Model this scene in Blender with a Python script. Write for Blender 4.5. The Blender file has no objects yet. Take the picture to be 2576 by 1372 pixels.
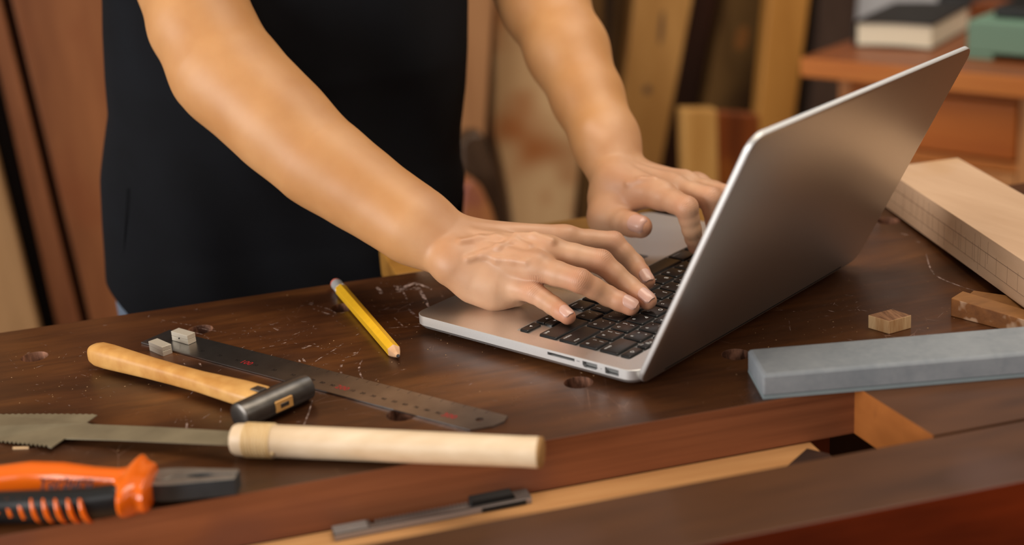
import bpy, bmesh, math, random
import numpy as np
from mathutils import Vector, Matrix
PI = math.pi
random.seed(7); rng = np.random.default_rng(7)
SC = bpy.context.scene
COL = SC.collection

# ------------------------------------------------------------------ camera, world, lights, exposure
CAM = np.array([-0.1763, -1.0694, 0.4223])
CF = np.array([0.2227, 0.9174, -0.3299]); CR = np.array([0.9643, -0.2571, -0.0640]); CU = np.array([0.1435, 0.3039, 0.9418])
FPX = 3663.5
cd = bpy.data.cameras.new('camera'); cam = bpy.data.objects.new('camera', cd); COL.objects.link(cam)
cd.sensor_width = 36.0; cd.lens = FPX / 2576 * 36.0; cd.clip_start = 0.02; cd.clip_end = 60
cd.dof.use_dof = True; cd.dof.focus_distance = 1.13; cd.dof.aperture_fstop = 3.0
_m = Matrix(((CR[0], CU[0], -CF[0], CAM[0]), (CR[1], CU[1], -CF[1], CAM[1]), (CR[2], CU[2], -CF[2], CAM[2]), (0, 0, 0, 1)))
cam.matrix_world = _m
SC.camera = cam

w = bpy.data.worlds.new('world'); SC.world = w; w.use_nodes = True
w.node_tree.nodes['Background'].inputs[0].default_value = (1.0, 0.83, 0.66, 1)
w.node_tree.nodes['Background'].inputs[1].default_value = 0.34

def area(name, loc, target, size, size_y, power, color):
    l = bpy.data.lights.new(name, 'AREA'); l.shape = 'RECTANGLE'; l.size = size; l.size_y = size_y
    l.energy = power; l.color = color
    o = bpy.data.objects.new(name, l); COL.objects.link(o); o.location = loc
    o.rotation_euler = (Vector(target) - Vector(loc)).to_track_quat('-Z', 'Y').to_euler()
    return o
# daylight of a large workshop window to the camera's left, and a weaker opening high on the camera's right
area('window_light', (-2.7, -0.9, 0.55), (0.0, 0.0, 0.05), 2.4, 1.5, 100, (1.0, 0.97, 0.93))
area('front_window_light', (-0.9, -3.0, 1.5), (0.1, 0.0, 0.0), 2.4, 1.4, 18, (1.0, 0.98, 0.96))
area('side_opening_light', (2.3, -2.0, 1.7), (0.3, 0.2, 0.0), 1.3, 1.1, 9, (1.0, 0.91, 0.80))
area('back_room_light', (0.7, -0.1, 1.95), (0.8, 1.7, -0.3), 1.6, 1.0, 36, (1.0, 0.88, 0.72))
area('lid_edge_fill_light', (1.45, 0.95, 1.95), (0.3, 0.0, 0.05), 0.9, 0.9, 5, (0.86, 0.93, 1.0))  # added lamp without a known source, brightens the lid's top edge
area('back_window_light', (0.90, 1.90, 1.02), (0.13, -0.2, 0.0), 0.14, 0.28, 0.35, (0.9, 0.95, 1.0))

SC.view_settings.view_transform = 'Standard'; SC.view_settings.look = 'None'
SC.view_settings.gamma = 1.0; SC.view_settings.use_curve_mapping = False
SC.view_settings.exposure = 0.0

# ------------------------------------------------------------------ measuring helpers (a sight line met with a plane or a depth)
def ray(x, y): return CF + CR * (x - 1288) / FPX - CU * (y - 686) / FPX
def onz(x, y, z=0.0): d = ray(x, y); return CAM + (z - CAM[2]) / d[2] * d
def ony(x, y, Y): d = ray(x, y); return CAM + (Y - CAM[1]) / d[1] * d
def at(x, y, D): return CAM + ray(x, y) * D

# ------------------------------------------------------------------ materials
def srgb(r, g, b):
    f = lambda c: (c / 255 / 12.92) if c <= 10 else ((c / 255 + .055) / 1.055) ** 2.4
    return (f(r), f(g), f(b), 1)
MATS = {}
class NT:
    def __init__(s, name):
        m = bpy.data.materials.new(name); m.use_nodes = True; s.m = m; s.t = m.node_tree
        s.p = s.t.nodes['Principled BSDF']; MATS[name] = m
    def n(s, typ, **kw):
        o = s.t.nodes.new('ShaderNode' + typ)
        for k, v in kw.items():
            if k.startswith('i_'):
                key = k[2:].replace('_', ' ')
                o.inputs[int(key) if key.isdigit() else key].default_value = v
            else: setattr(o, k, v)
        return o
    def l(s, a, b): s.t.links.new(a, b)
    def ramp(s, fac, stops):
        r = s.n('ValToRGB'); e = r.color_ramp.elements
        while len(e) < len(stops): e.new(0.5)
        for k, (p, c) in enumerate(stops): e[k].position = p; e[k].color = c
        s.l(fac, r.inputs[0]); return r.outputs[0]
    def mix(s, fac, a, b, mode='MIX'):
        r = s.n('Mix', data_type='RGBA', blend_type=mode)
        for v, i in ((fac, 0), (a, 6), (b, 7)):
            if hasattr(v, 'is_linked'): s.l(v, r.inputs[i])
            else: r.inputs[i].default_value = v
        return r.outputs[2]
    def bump(s, h, strength, dist=0.001, normal=None):
        b = s.n('Bump'); b.inputs['Strength'].default_value = strength; b.inputs['Distance'].default_value = dist
        s.l(h, b.inputs['Height'])
        if normal is not None: s.l(normal, b.inputs['Normal'])
        return b.outputs[0]
def plain(name, col, rough=0.5, metal=0.0, noise=0.0, nscale=60, coat=0, spec=0.5, bump=0.0, sheen=0):
    t = NT(name); p = t.p
    p.inputs['Base Color'].default_value = col; p.inputs['Roughness'].default_value = rough; p.inputs['Metallic'].default_value = metal
    p.inputs['Coat Weight'].default_value = coat; p.inputs['Specular IOR Level'].default_value = spec; p.inputs['Sheen Weight'].default_value = sheen
    if noise or bump:
        tc = t.n('TexCoord'); nz = t.n('TexNoise'); nz.inputs['Scale'].default_value = nscale; nz.inputs['Detail'].default_value = 5
        t.l(tc.outputs['Object'], nz.inputs['Vector'])
        dark = tuple(c * (1 - noise) for c in col[:3]) + (1,); light = tuple(min(1, c * (1 + noise)) for c in col[:3]) + (1,)
        t.l(t.ramp(nz.outputs[0], [(0.3, dark), (0.7, light)]), p.inputs['Base Color'])
        if bump: t.l(t.bump(nz.outputs[0], bump, 0.001), p.inputs['Normal'])
    return t.m
def wood(name, dark, light, rough=0.5, grain=(2.5, 26, 26), scale=1.0, bump=0.15, knots=None, spec=0.4, rings=0.35, coat=0.0, patch=None, contrast=(0.3, 0.72)):
    """grain = noise scale per object axis (small along the fibre)"""
    t = NT(name); p = t.p
    tc = t.n('TexCoord'); mp = t.n('Mapping'); mp.inputs['Scale'].default_value = tuple(g * scale for g in grain)
    t.l(tc.outputs['Object'], mp.inputs[0])
    nz = t.n('TexNoise'); nz.inputs['Scale'].default_value = 1; nz.inputs['Detail'].default_value = 6; nz.inputs['Distortion'].default_value = 0.6
    t.l(mp.outputs[0], nz.inputs['Vector'])
    mp2 = t.n('Mapping'); mp2.inputs['Scale'].default_value = tuple(g * scale * 7 for g in grain); t.l(tc.outputs['Object'], mp2.inputs[0])
    nf = t.n('TexNoise'); nf.inputs['Scale'].default_value = 1; nf.inputs['Detail'].default_value = 4; t.l(mp2.outputs[0], nf.inputs['Vector'])
    mul = t.n('Math', operation='MULTIPLY_ADD'); t.l(nf.outputs[0], mul.inputs[0]); mul.inputs[1].default_value = rings; t.l(nz.outputs[0], mul.inputs[2])
    sub = t.n('Math', operation='SUBTRACT'); t.l(mul.outputs[0], sub.inputs[0]); sub.inputs[1].default_value = rings * .5
    c = t.ramp(sub.outputs[0], [(contrast[0], dark), (contrast[1], light)])
    if patch:
        pn = t.n('TexNoise'); pn.inputs['Scale'].default_value = patch[1]; pn.inputs['Detail'].default_value = 2; t.l(tc.outputs['Object'], pn.inputs['Vector'])
        f = t.ramp(pn.outputs[0], [(patch[2], (0, 0, 0, 1)), (patch[2] + .12, (1, 1, 1, 1))])
        c = t.mix(f, c, patch[0])
    t.l(c, p.inputs['Base Color'])
    p.inputs['Roughness'].default_value = rough; p.inputs['Specular IOR Level'].default_value = spec; p.inputs['Coat Weight'].default_value = coat
    if bump: t.l(t.bump(sub.outputs[0], bump, 0.0008), p.inputs['Normal'])
    return t.m

# dark varnished bench top: figured brown wood, worn and scuffed varnish
def bench_material():
    t = NT('bench_varnish'); p = t.p
    tc = t.n('TexCoord')
    mp = t.n('Mapping'); mp.inputs['Scale'].default_value = (3.2, 9, 8); t.l(tc.outputs['Object'], mp.inputs[0])
    nz = t.n('TexNoise'); nz.inputs['Scale'].default_value = 1.2; nz.inputs['Detail'].default_value = 7; nz.inputs['Distortion'].default_value = 1.0; t.l(mp.outputs[0], nz.inputs['Vector'])
    c = t.ramp(nz.outputs[0], [(0.28, srgb(44, 25, 13)), (0.5, srgb(77, 44, 22)), (0.74, srgb(114, 70, 34))])
    mp2 = t.n('Mapping'); mp2.inputs['Scale'].default_value = (20, 160, 60); t.l(tc.outputs['Object'], mp2.inputs[0])
    nf = t.n('TexNoise'); nf.inputs['Scale'].default_value = 1; nf.inputs['Detail'].default_value = 5; t.l(mp2.outputs[0], nf.inputs['Vector'])
    c = t.mix(t.ramp(nf.outputs[0], [(0.32, (.62, .62, .62, 1)), (0.6, (1, 1, 1, 1))]), srgb(34, 18, 12), c)
    # fine pale scuffs: thin streaks of voronoi edges masked by large patches
    def scuff(scale, width, rot, thr, seed):
        m = t.n('Mapping'); m.inputs['Scale'].default_value = scale; m.inputs['Rotation'].default_value = (0, 0, rot); m.inputs['Location'].default_value = (seed, seed * .7, 0)
        t.l(tc.outputs['Object'], m.inputs[0])
        v = t.n('TexVoronoi', feature='DISTANCE_TO_EDGE'); v.inputs['Scale'].default_value = 1; t.l(m.outputs[0], v.inputs['Vector'])
        e = t.ramp(v.outputs[0], [(0, (1, 1, 1, 1)), (width, (0, 0, 0, 1))])
        n2 = t.n('TexNoise'); n2.inputs['Scale'].default_value = 11; n2.inputs['Detail'].default_value = 8; n2.inputs['Roughness'].default_value = .75
        m2 = t.n('Mapping'); m2.inputs['Location'].default_value = (seed * 2, 3, seed); t.l(tc.outputs['Object'], m2.inputs[0]); t.l(m2.outputs[0], n2.inputs['Vector'])
        k = t.ramp(n2.outputs[0], [(thr, (0, 0, 0, 1)), (thr + .1, (1, 1, 1, 1))])
        a = t.n('Math', operation='MULTIPLY'); t.l(e, a.inputs[0]); t.l(k, a.inputs[1]); return a.outputs[0]
    s1 = scuff((26, 60, 1), 0.012, 0.5, 0.56, 1.3); s2 = scuff((60, 22, 1), 0.010, 0.35, 0.56, 4.1)
    s = t.n('Math', operation='MAXIMUM'); t.l(s1, s.inputs[0]); t.l(s2, s.inputs[1])
    sp = t.n('TexVoronoi'); sp.inputs['Scale'].default_value = 260; t.l(tc.outputs['Object'], sp.inputs['Vector'])
    spk = t.ramp(sp.outputs['Distance'], [(0.0, (.8, .8, .8, 1)), (0.09, (0, 0, 0, 1))])
    n3 = t.n('TexNoise'); n3.inputs['Scale'].default_value = 9; n3.inputs['Detail'].default_value = 6; t.l(tc.outputs['Object'], n3.inputs['Vector'])
    k3 = t.ramp(n3.outputs[0], [(0.5, (0, 0, 0, 1)), (0.66, (1, 1, 1, 1))])
    sm = t.n('Math', operation='MULTIPLY'); t.l(spk, sm.inputs[0]); t.l(k3, sm.inputs[1])
    tot = t.n('Math', operation='MAXIMUM'); t.l(s.outputs[0], tot.inputs[0]); t.l(sm.outputs[0], tot.inputs[1])
    half = t.n('Math', operation='MULTIPLY'); t.l(tot.outputs[0], half.inputs[0]); half.inputs[1].default_value = 0.6
    c = t.mix(half.outputs[0], c, srgb(164, 128, 112))
    t.l(c, p.inputs['Base Color'])
    r = t.n('TexNoise'); r.inputs['Scale'].default_value = 14; r.inputs['Detail'].default_value = 6; t.l(tc.outputs['Object'], r.inputs['Vector'])
    rr = t.n('MapRange'); rr.inputs[1].default_value = .3; rr.inputs[2].default_value = .75; rr.inputs[3].default_value = 0.24; rr.inputs[4].default_value = 0.46
    t.l(r.outputs[0], rr.inputs[0]); t.l(rr.outputs[0], p.inputs['Roughness'])
    t.l(t.bump(nf.outputs[0], 0.12, 0.0006), p.inputs['Normal']); p.inputs['Specular IOR Level'].default_value = 0.42
    return t.m
M_BENCH = bench_material()
M_MAHOG = wood('mahogany_face', srgb(98, 54, 32), srgb(166, 102, 66), rough=0.5, grain=(1.5, 20, 62), patch=(srgb(124, 76, 56), 9, .54), bump=.15, contrast=(.2, .8))
M_HOLE = wood('dog_hole_wall', srgb(70, 40, 26), srgb(168, 118, 92), rough=.6, grain=(70, 70, 30), contrast=(.4, .7))
M_JAW = wood('jaw_plank_varnish', srgb(56, 32, 16), srgb(98, 60, 32), rough=0.42, grain=(2.4, 12, 12), patch=(srgb(96, 68, 58), 5, .58), bump=.06, contrast=(.25, .8))
M_JAWF = wood('jaw_front_red', srgb(86, 28, 9), srgb(138, 52, 18), rough=0.35, grain=(2.2, 14, 14), bump=.06)
M_PALE = wood('pale_strip_wood', srgb(182, 128, 76), srgb(218, 168, 112), rough=.6, grain=(2, 22, 22), bump=.1)
M_ORANGE = wood('end_block_wood', srgb(146, 84, 34), srgb(184, 112, 52), rough=.55, grain=(24, 5, 10), patch=(srgb(104, 56, 24), 34, .66), bump=.1)
M_FRAME = wood('bench_frame_wood', srgb(112, 48, 16), srgb(150, 72, 28), rough=.5, grain=(14, 14, 2.5))
M_DARKWD = wood('dark_wood', srgb(36, 20, 12), srgb(62, 36, 24), rough=.6, grain=(12, 12, 2.5))
M_ALU = plain('aluminium', (0.84, 0.83, 0.82, 1), rough=0.34, metal=1.0, noise=0.03, nscale=900)
M_ALULID = plain('lid_aluminium', (0.66, 0.625, 0.575, 1), rough=0.40, metal=1.0, noise=0.02, nscale=900)
M_ALUS = plain('aluminium_edge', (0.72, 0.72, 0.72, 1), rough=0.55, metal=1.0, noise=0.02, nscale=900)
M_KEY = plain('key_black', srgb(20, 19, 20), rough=0.32, spec=0.5)
M_WHITE = plain('legend_white', srgb(225, 225, 225), rough=0.5)
M_SCREEN = plain('screen_glass', srgb(6, 6, 8), rough=0.06)
M_RUBBER = plain('black_rubber', srgb(18, 18, 18), rough=0.7)
M_STEEL = plain('dark_steel', srgb(92, 90, 90), rough=0.34, metal=1.0, noise=.12, nscale=60)
M_STEELD = plain('blackened_steel', srgb(104, 100, 96), rough=0.36, metal=0.9, noise=.25, nscale=90, bump=.05)
M_SAW = plain('saw_steel', srgb(142, 132, 108), rough=0.45, metal=0.45, noise=.22, nscale=28)
M_MAG = plain('satin_nickel', srgb(222, 214, 198), rough=0.34, metal=0.4)
M_HANDLE = wood('hammer_handle_wood', srgb(186, 128, 62), srgb(226, 176, 106), rough=.4, grain=(30, 30, 30), scale=.35, bump=.04, rings=.6)
M_SAWH = wood('saw_grip_wood', srgb(214, 184, 146), srgb(238, 216, 186), rough=.42, grain=(8, 30, 30), scale=.7, bump=.04)
M_RATTAN = wood('rattan_wrap', srgb(206, 168, 112), srgb(232, 204, 154), rough=.5, grain=(90, 10, 10), bump=.2)
M_OAK = wood('oak_offcut', srgb(180, 132, 84), srgb(226, 192, 144), rough=.6, grain=(160, 150, 14), bump=.35)
M_OAKT = wood('oak_offcut_top_shaded', srgb(104, 68, 44), srgb(166, 122, 88), rough=.6, grain=(560, 60, 60), bump=.5)  # top darker than the sides: its weaker light is put into the colour
M_BROWN = wood('brown_offcut', srgb(112, 66, 28), srgb(154, 98, 48), rough=.6, grain=(20, 40, 40), patch=(srgb(192, 154, 122), 80, .50), bump=.8)
M_BROWNT = wood('brown_offcut_top', srgb(118, 76, 34), srgb(146, 98, 48), rough=.6, grain=(20, 40, 40), bump=.15)
M_BEECH = wood('beech_beam', srgb(192, 156, 124), srgb(210, 176, 144), rough=.6, grain=(18, 2.5, 18), bump=.05, rings=.3, patch=(srgb(192, 148, 98), 6, .62))
M_PLINE = plain('pencil_line', srgb(128, 102, 80), rough=.8)
M_STONE = wood('grey_stone', srgb(124, 130, 136), srgb(140, 145, 150), rough=.75, grain=(30, 30, 30), rings=.5, bump=.12)
M_STONE2 = plain('grey_stone_top', srgb(130, 134, 134), rough=0.72, noise=.08, nscale=18, bump=.1)
M_OCHRE = wood('ochre_wood', srgb(140, 94, 34), srgb(172, 122, 52), rough=.55, grain=(2.5, 20, 20))

# ------------------------------------------------------------------ mesh helpers
ROOTM = {}
def thing(name, label, cat, loc=(0, 0, 0), rotz=0.0, group=None):
    o = bpy.data.objects.new(name, None); COL.objects.link(o); o.empty_display_size = .02
    o.location = tuple(float(v) for v in loc); o.rotation_euler = (0, 0, rotz)
    o['label'] = label; o['category'] = cat
    if group: o['group'] = group
    ROOTM[o.name] = (Matrix.Translation(Vector(o.location)) @ Matrix.Rotation(rotz, 4, 'Z')).inverted()
    return o
class MB:
    def __init__(s): s.v = []; s.f = []; s.mi = []
    def add(s, vs, fs, mi=0):
        b = len(s.v); s.v += [tuple(float(c) for c in v) for v in vs]; s.f += [tuple(b + i for i in f) for f in fs]; s.mi += [mi] * len(fs)
        return s
    def box(s, lo, hi, mi=0):
        x0, y0, z0 = lo; x1, y1, z1 = hi
        return s.add([(x0, y0, z0), (x1, y0, z0), (x1, y1, z0), (x0, y1, z0), (x0, y0, z1), (x1, y0, z1), (x1, y1, z1), (x0, y1, z1)],
                     [(3, 2, 1, 0), (4, 5, 6, 7), (0, 1, 5, 4), (1, 2, 6, 5), (2, 3, 7, 6), (3, 0, 4, 7)], mi)
    def hexa(s, b, t, mi=0):
        return s.add(list(b) + list(t), [(3, 2, 1, 0), (4, 5, 6, 7), (0, 1, 5, 4), (1, 2, 6, 5), (2, 3, 7, 6), (3, 0, 4, 7)], mi)
    def prism(s, poly, z0, z1, mi=0):
        n = len(poly); z0 = z0 if hasattr(z0, '__len__') else [z0] * n; z1 = z1 if hasattr(z1, '__len__') else [z1] * n
        vs = [(p[0], p[1], z0[i]) for i, p in enumerate(poly)] + [(p[0], p[1], z1[i]) for i, p in enumerate(poly)]
        return s.add(vs, [tuple(range(n - 1, -1, -1)), tuple(range(n, 2 * n))] + [(i, (i + 1) % n, n + (i + 1) % n, n + i) for i in range(n)], mi)
    def loft(s, rings, cap=True, mi=0, closed=True):
        n = len(rings[0]); vs = [p for r in rings for p in r]; fs = []
        for k in range(len(rings) - 1):
            for i in range(n if closed else n - 1):
                j = (i + 1) % n; fs.append((k * n + i, k * n + j, (k + 1) * n + j, (k + 1) * n + i))
        if cap: fs += [tuple(range(n - 1, -1, -1)), tuple(range((len(rings) - 1) * n, len(rings) * n))]
        return s.add(vs, fs, mi)
    def tube(s, pts, rad, n=20, up=(0, 0, 1), cap=True, mi=0, power=2.0, a0=0, a1=2 * PI):
        """rad: list of r or (r_side, r_up)"""
        pts = [np.array(p, float) for p in pts]; rings = []
        for k, p in enumerate(pts):
            d = pts[min(k + 1, len(pts) - 1)] - pts[max(k - 1, 0)]; d /= np.linalg.norm(d)
            sd = np.cross(d, up); sd /= np.linalg.norm(sd); u = np.cross(sd, d)
            r = rad[k] if hasattr(rad, '__len__') else rad
            rs, ru = r if hasattr(r, '__len__') else (r, r)
            ring = []
            for i in range(n):
                a = a0 + (a1 - a0) * i / (n if abs(a1 - a0 - 2 * PI) < 1e-6 else n - 1)
                c, q = math.cos(a), math.sin(a)
                cc = math.copysign(abs(c) ** (2 / power), c); qq = math.copysign(abs(q) ** (2 / power), q)
                ring.append(p + sd * rs * cc + u * ru * qq)
            rings.append(ring)
        return s.loft(rings, cap, mi)
def make(name, mb, mats, parent=None, smooth=False, bevel=0, seg=2, local=False, kind=None, angle=40):
    me = bpy.data.meshes.new(name)
    vs = np.array(mb.v, float)
    if parent is not None and not local:
        root = parent
        while root.parent is not None: root = root.parent
        if root.name in ROOTM:
            Mi = np.array(ROOTM[root.name]); vs = vs @ Mi[:3, :3].T + Mi[:3, 3]
    me.from_pydata(vs.tolist(), [], mb.f)
    mats = mats if isinstance(mats, (list, tuple)) else [mats]
    for m in mats: me.materials.append(m)
    if len(mats) > 1: me.polygons.foreach_set('material_index', mb.mi)
    bm = bmesh.new(); bm.from_mesh(me); bmesh.ops.recalc_face_normals(bm, faces=bm.faces); bm.to_mesh(me); bm.free()
    if smooth:
        me.polygons.foreach_set('use_smooth', [True] * len(me.polygons))
        if smooth != 'all': me.set_sharp_from_angle(angle=math.radians(angle))
    o = bpy.data.objects.new(name, me); COL.objects.link(o)
    if parent is not None: o.parent = parent
    if bevel:
        b = o.modifiers.new('bevel', 'BEVEL'); b.width = bevel; b.segments = seg; b.limit_method = 'ANGLE'; b.angle_limit = math.radians(35)
        if not smooth:
            me.polygons.foreach_set('use_smooth', [True] * len(me.polygons)); b.harden_normals = True
    if kind: o['kind'] = kind
    return o
def tag(o, label, cat=None, group=None):
    o['label'] = label
    if cat: o['category'] = cat
    if group: o['group'] = group
    return o
def boolean_cut(o, cutters):
    """cut the MB solids out of o and freeze the result"""
    tmp = []
    for c in cutters:
        me = bpy.data.meshes.new('cut'); me.from_pydata(c.v, [], c.f)
        for m in o.data.materials: me.materials.append(m)
        bm = bmesh.new(); bm.from_mesh(me); bmesh.ops.recalc_face_normals(bm, faces=bm.faces); bm.to_mesh(me); bm.free()
        q = bpy.data.objects.new('cut', me); COL.objects.link(q)
        if o.parent: q.parent = o.parent
        md = o.modifiers.new('b', 'BOOLEAN'); md.object = q; md.operation = 'DIFFERENCE'; md.solver = 'EXACT'; tmp.append(q)
    bpy.context.view_layer.update()
    dg = bpy.context.evaluated_depsgraph_get()
    me = bpy.data.meshes.new_from_object(o.evaluated_get(dg)); o.modifiers.clear(); o.data = me
    for q in tmp: bpy.data.objects.remove(q)
    return o
def rrect(x0, y0, x1, y1, r, n=6):
    out = []
    for cx, cy, a in ((x1 - r, y1 - r, 0), (x0 + r, y1 - r, 90), (x0 + r, y0 + r, 180), (x1 - r, y0 + r, 270)):
        for k in range(n + 1):
            t = math.radians(a + 90 * k / n); out.append((cx + r * math.cos(t), cy + r * math.sin(t)))
    return out
def circ(cx, cy, r, n=32): return [(cx + r * math.cos(2 * PI * k / n), cy + r * math.sin(2 * PI * k / n)) for k in range(n)]
def text_geo(txt, size, x=0, y=0, z=0, align='CENTER', bold=0.0):
    c = bpy.data.curves.new('t', 'FONT'); c.body = txt; c.size = size; c.align_x = align; c.align_y = 'CENTER'; c.resolution_u = 2; c.offset = bold
    o = bpy.data.objects.new('t', c); COL.objects.link(o)
    dg = bpy.context.evaluated_depsgraph_get(); me = bpy.data.meshes.new_from_object(o.evaluated_get(dg))
    vs = [(v.co.x + x, v.co.y + y, z) for v in me.vertices]; fs = [tuple(p.vertices) for p in me.polygons]
    bpy.data.objects.remove(o); bpy.data.meshes.remove(me); bpy.data.curves.remove(c)
    return vs, fs
# ================================================================== SETTING
def struct(name, mb, mat): o = make(name, mb, mat); o['kind'] = 'structure'; return o
FZ = -0.86
M_FLOOR = wood('floor_boards', srgb(84, 54, 32), srgb(120, 82, 50), rough=.6, grain=(2, 12, 12))
M_WALLB = wood('wall_boards_dark', srgb(34, 22, 12), srgb(62, 42, 24), rough=.7, grain=(9, 9, 1.5))
M_WALLS = wood('wall_boards_brown', srgb(122, 84, 52), srgb(158, 116, 76), rough=.8, grain=(8, 8, 1.2))
struct('floor', MB().box((-3.2, -3.2, FZ - .05), (3.4, 2.05, FZ)), M_FLOOR)
struct('wall_back', MB().box((-3.2, 1.95, FZ), (3.4, 2.05, 1.9)), M_WALLB)
struct('wall_left', MB().box((-3.3, -3.2, FZ), (-3.2, 2.05, 1.9)), M_WALLS)
struct('wall_right', MB().box((3.4, -3.2, FZ), (3.5, 2.05, 1.9)), M_WALLS)
struct('wall_front', MB().box((-3.3, -3.4, FZ), (3.5, -3.3, 1.9)), M_WALLS)

# ================================================================== WORKBENCH
bench = thing('workbench', 'dark varnished wooden workbench with round dog holes and scuffed top', 'workbench', (0, 0, FZ))
XL, XR, YB, YF = -1.05, 1.02, 0.1435, -0.228
mb = MB().box((XL, YF, -.0365), (XR, YB, 0))
top = make('bench_top', mb, [M_BENCH, M_MAHOG, M_HOLE], bench)
holes = []
HB = [(-.4195, .077), (-.2945, .0742), (-.1638, .0791), (-.046, .0803), (.3435, .087), (.4673, .0932)]
HF = [(-.1665, -.1505), (-.0391, -.1508), (.0911, -.1467), (.2139, -.1437), (.34, -.14)]
for x, y in HB[:4] + HB[5:] + HF[1:4]:
    h = MB().prism(circ(x, y, .0105), -.06 + .86, .02 + .86); holes.append(h)
boolean_cut(top, holes)
me = top.data
mi = [0] * len(me.polygons)
for p in me.polygons:
    n = p.normal; c = p.center
    if n.y < -.9 and c.y < YF + .002: mi[p.index] = 1
    elif abs(n.z) < .3 and XL + .01 < c.x < XR - .01 and YF + .01 < c.y < YB - .01: mi[p.index] = 2
me.polygons.foreach_set('material_index', mi)
b = top.modifiers.new('bevel', 'BEVEL'); b.width = .0012; b.segments = 2; b.limit_method = 'ANGLE'; b.angle_limit = math.radians(60)
# front jaw plank of the bench, and the block that closes the slot
o = make('front_plank', MB().box((XL, -.3905, -.11), (XR, -.3190, 0)), [M_JAW], bench, bevel=.0012)
o.data.materials.append(M_JAWF)
o.data.polygons.foreach_set('material_index', [1 if p.normal.y < -.9 else 0 for p in o.data.polygons])
eb = MB().prism([(.2665, -.2275), (.2755, -.3168), (XR, -.3168), (XR, -.2275)], [-.0365, -.0365, -.0365, -.0365], 0)
o = make('slot_end_block', eb, [M_JAW, M_ORANGE], bench)
o.data.polygons.foreach_set('material_index', [1 if p.normal.x < -.9 else 0 for p in o.data.polygons])
make('slot_floor_strip', MB().box((XL, -.300, -.050), (.2330, -.2282, -.0367)), M_PALE, bench, bevel=.0008)
make('slot_wedge', MB().hexa([(.150, -.300, -.075), (.236, -.300, -.075), (.236, -.235, -.075), (.200, -.27, -.075)],
                             [(.150, -.300, -.0345), (.236, -.300, -.0362), (.236, -.2505, -.0362), (.226, -.2375, -.0362)]), M_DARKWD, bench)
make('back_rail', MB().box((.012, YB + .001, -.03), (.262, .2330, 0)), M_OCHRE, bench, bevel=.002)
a = ony(2036, 1120, -.16)[0]; b2 = ony(2090, 1120, -.16)[0]
make('frame_post', MB().box((a, -.16, -.83), (b2, -.11, -.037)), M_FRAME, bench, bevel=.002)
make('frame_rail', MB().box((XL + .1, -.10, -.26), (XR - .1, -.07, -.037)), M_DARKWD, bench)
for x in (XL + .08, XR - .16):
    for y in (-.34, .05):
        make('leg', MB().box((x, y, FZ), (x + .08, y + .08, -.037 if y > 0 else -.11)), M_FRAME, bench, bevel=.003)
make('stretcher', MB().box((XL + .16, .06, -.70), (XR - .16, .10, -.62)), M_FRAME, bench, bevel=.003)
make('stretcher', MB().box((XL + .16, -.32, -.70), (XR - .16, -.28, -.62)), M_FRAME, bench, bevel=.003)
make('lower_shelf', MB().box((XL + .1, -.32, -.62), (XR - .1, .10, -.60)), M_FRAME, bench)

# pale scratches worn into the varnish (thin strokes lying on the top)
def scratch_mat():
    t = NT('scratch_pale'); tc = t.n('TexCoord')
    nz = t.n('TexNoise'); nz.inputs['Scale'].default_value = 240; nz.inputs['Detail'].default_value = 3; t.l(tc.outputs['Object'], nz.inputs['Vector'])
    a = t.n('Attribute', attribute_name='strength')
    thr = t.n('Math', operation='SUBTRACT'); thr.inputs[0].default_value = 1.02; t.l(a.outputs['Fac'], thr.inputs[1])
    gt = t.n('MapRange'); t.l(nz.outputs[0], gt.inputs[0]); gt.inputs[3].default_value = 0; gt.inputs[4].default_value = .9
    t.l(thr.outputs[0], gt.inputs[1]); ad = t.n('Math', operation='ADD'); t.l(thr.outputs[0], ad.inputs[0]); ad.inputs[1].default_value = .22; t.l(ad.outputs[0], gt.inputs[2])
    t.l(gt.outputs[0], t.p.inputs['Alpha']); t.p.inputs['Base Color'].default_value = srgb(172, 146, 136); t.p.inputs['Roughness'].default_value = .7
    return t.m
M_SCR = scratch_mat()
SM = MB(); STR = []
def stroke(pxs, w, s, jit=0):
    P = [onz(x, y, .00012)[:2] for x, y in pxs]
    if len(P) > 2:   # smooth
        Q = []
        for k in range(len(P) - 1):
            p0 = P[max(k - 1, 0)]; p1 = P[k]; p2 = P[k + 1]; p3 = P[min(k + 2, len(P) - 1)]
            for j in range(4):
                t = j / 4; Q.append(.5 * ((2 * p1) + (p2 - p0) * t + (2 * p0 - 5 * p1 + 4 * p2 - p3) * t * t + (3 * p1 - p0 - 3 * p2 + p3) * t ** 3))
        P = Q + [P[-1]]
    else: P = [P[0] + (P[1] - P[0]) * t for t in np.linspace(0, 1, 5)]
    vs = []; n = len(P)
    for k, p in enumerate(P):
        d = P[min(k + 1, n - 1)] - P[max(k - 1, 0)]; d = d / (np.linalg.norm(d) + 1e-9); nn = np.array([-d[1], d[0]])
        ww = w * (.35 + .65 * math.sin(PI * (k + .4) / (n + .0)))
        vs += [(*(p + nn * ww / 2), .00012), (*(p - nn * ww / 2), .00012)]
        STR.extend([(s + .05) * (.8 + .2 * random.random())] * 2)
    SM.add(vs, [(2 * k, 2 * k + 1, 2 * k + 3, 2 * k + 2) for k in range(n - 1)])
mm = .001
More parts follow.
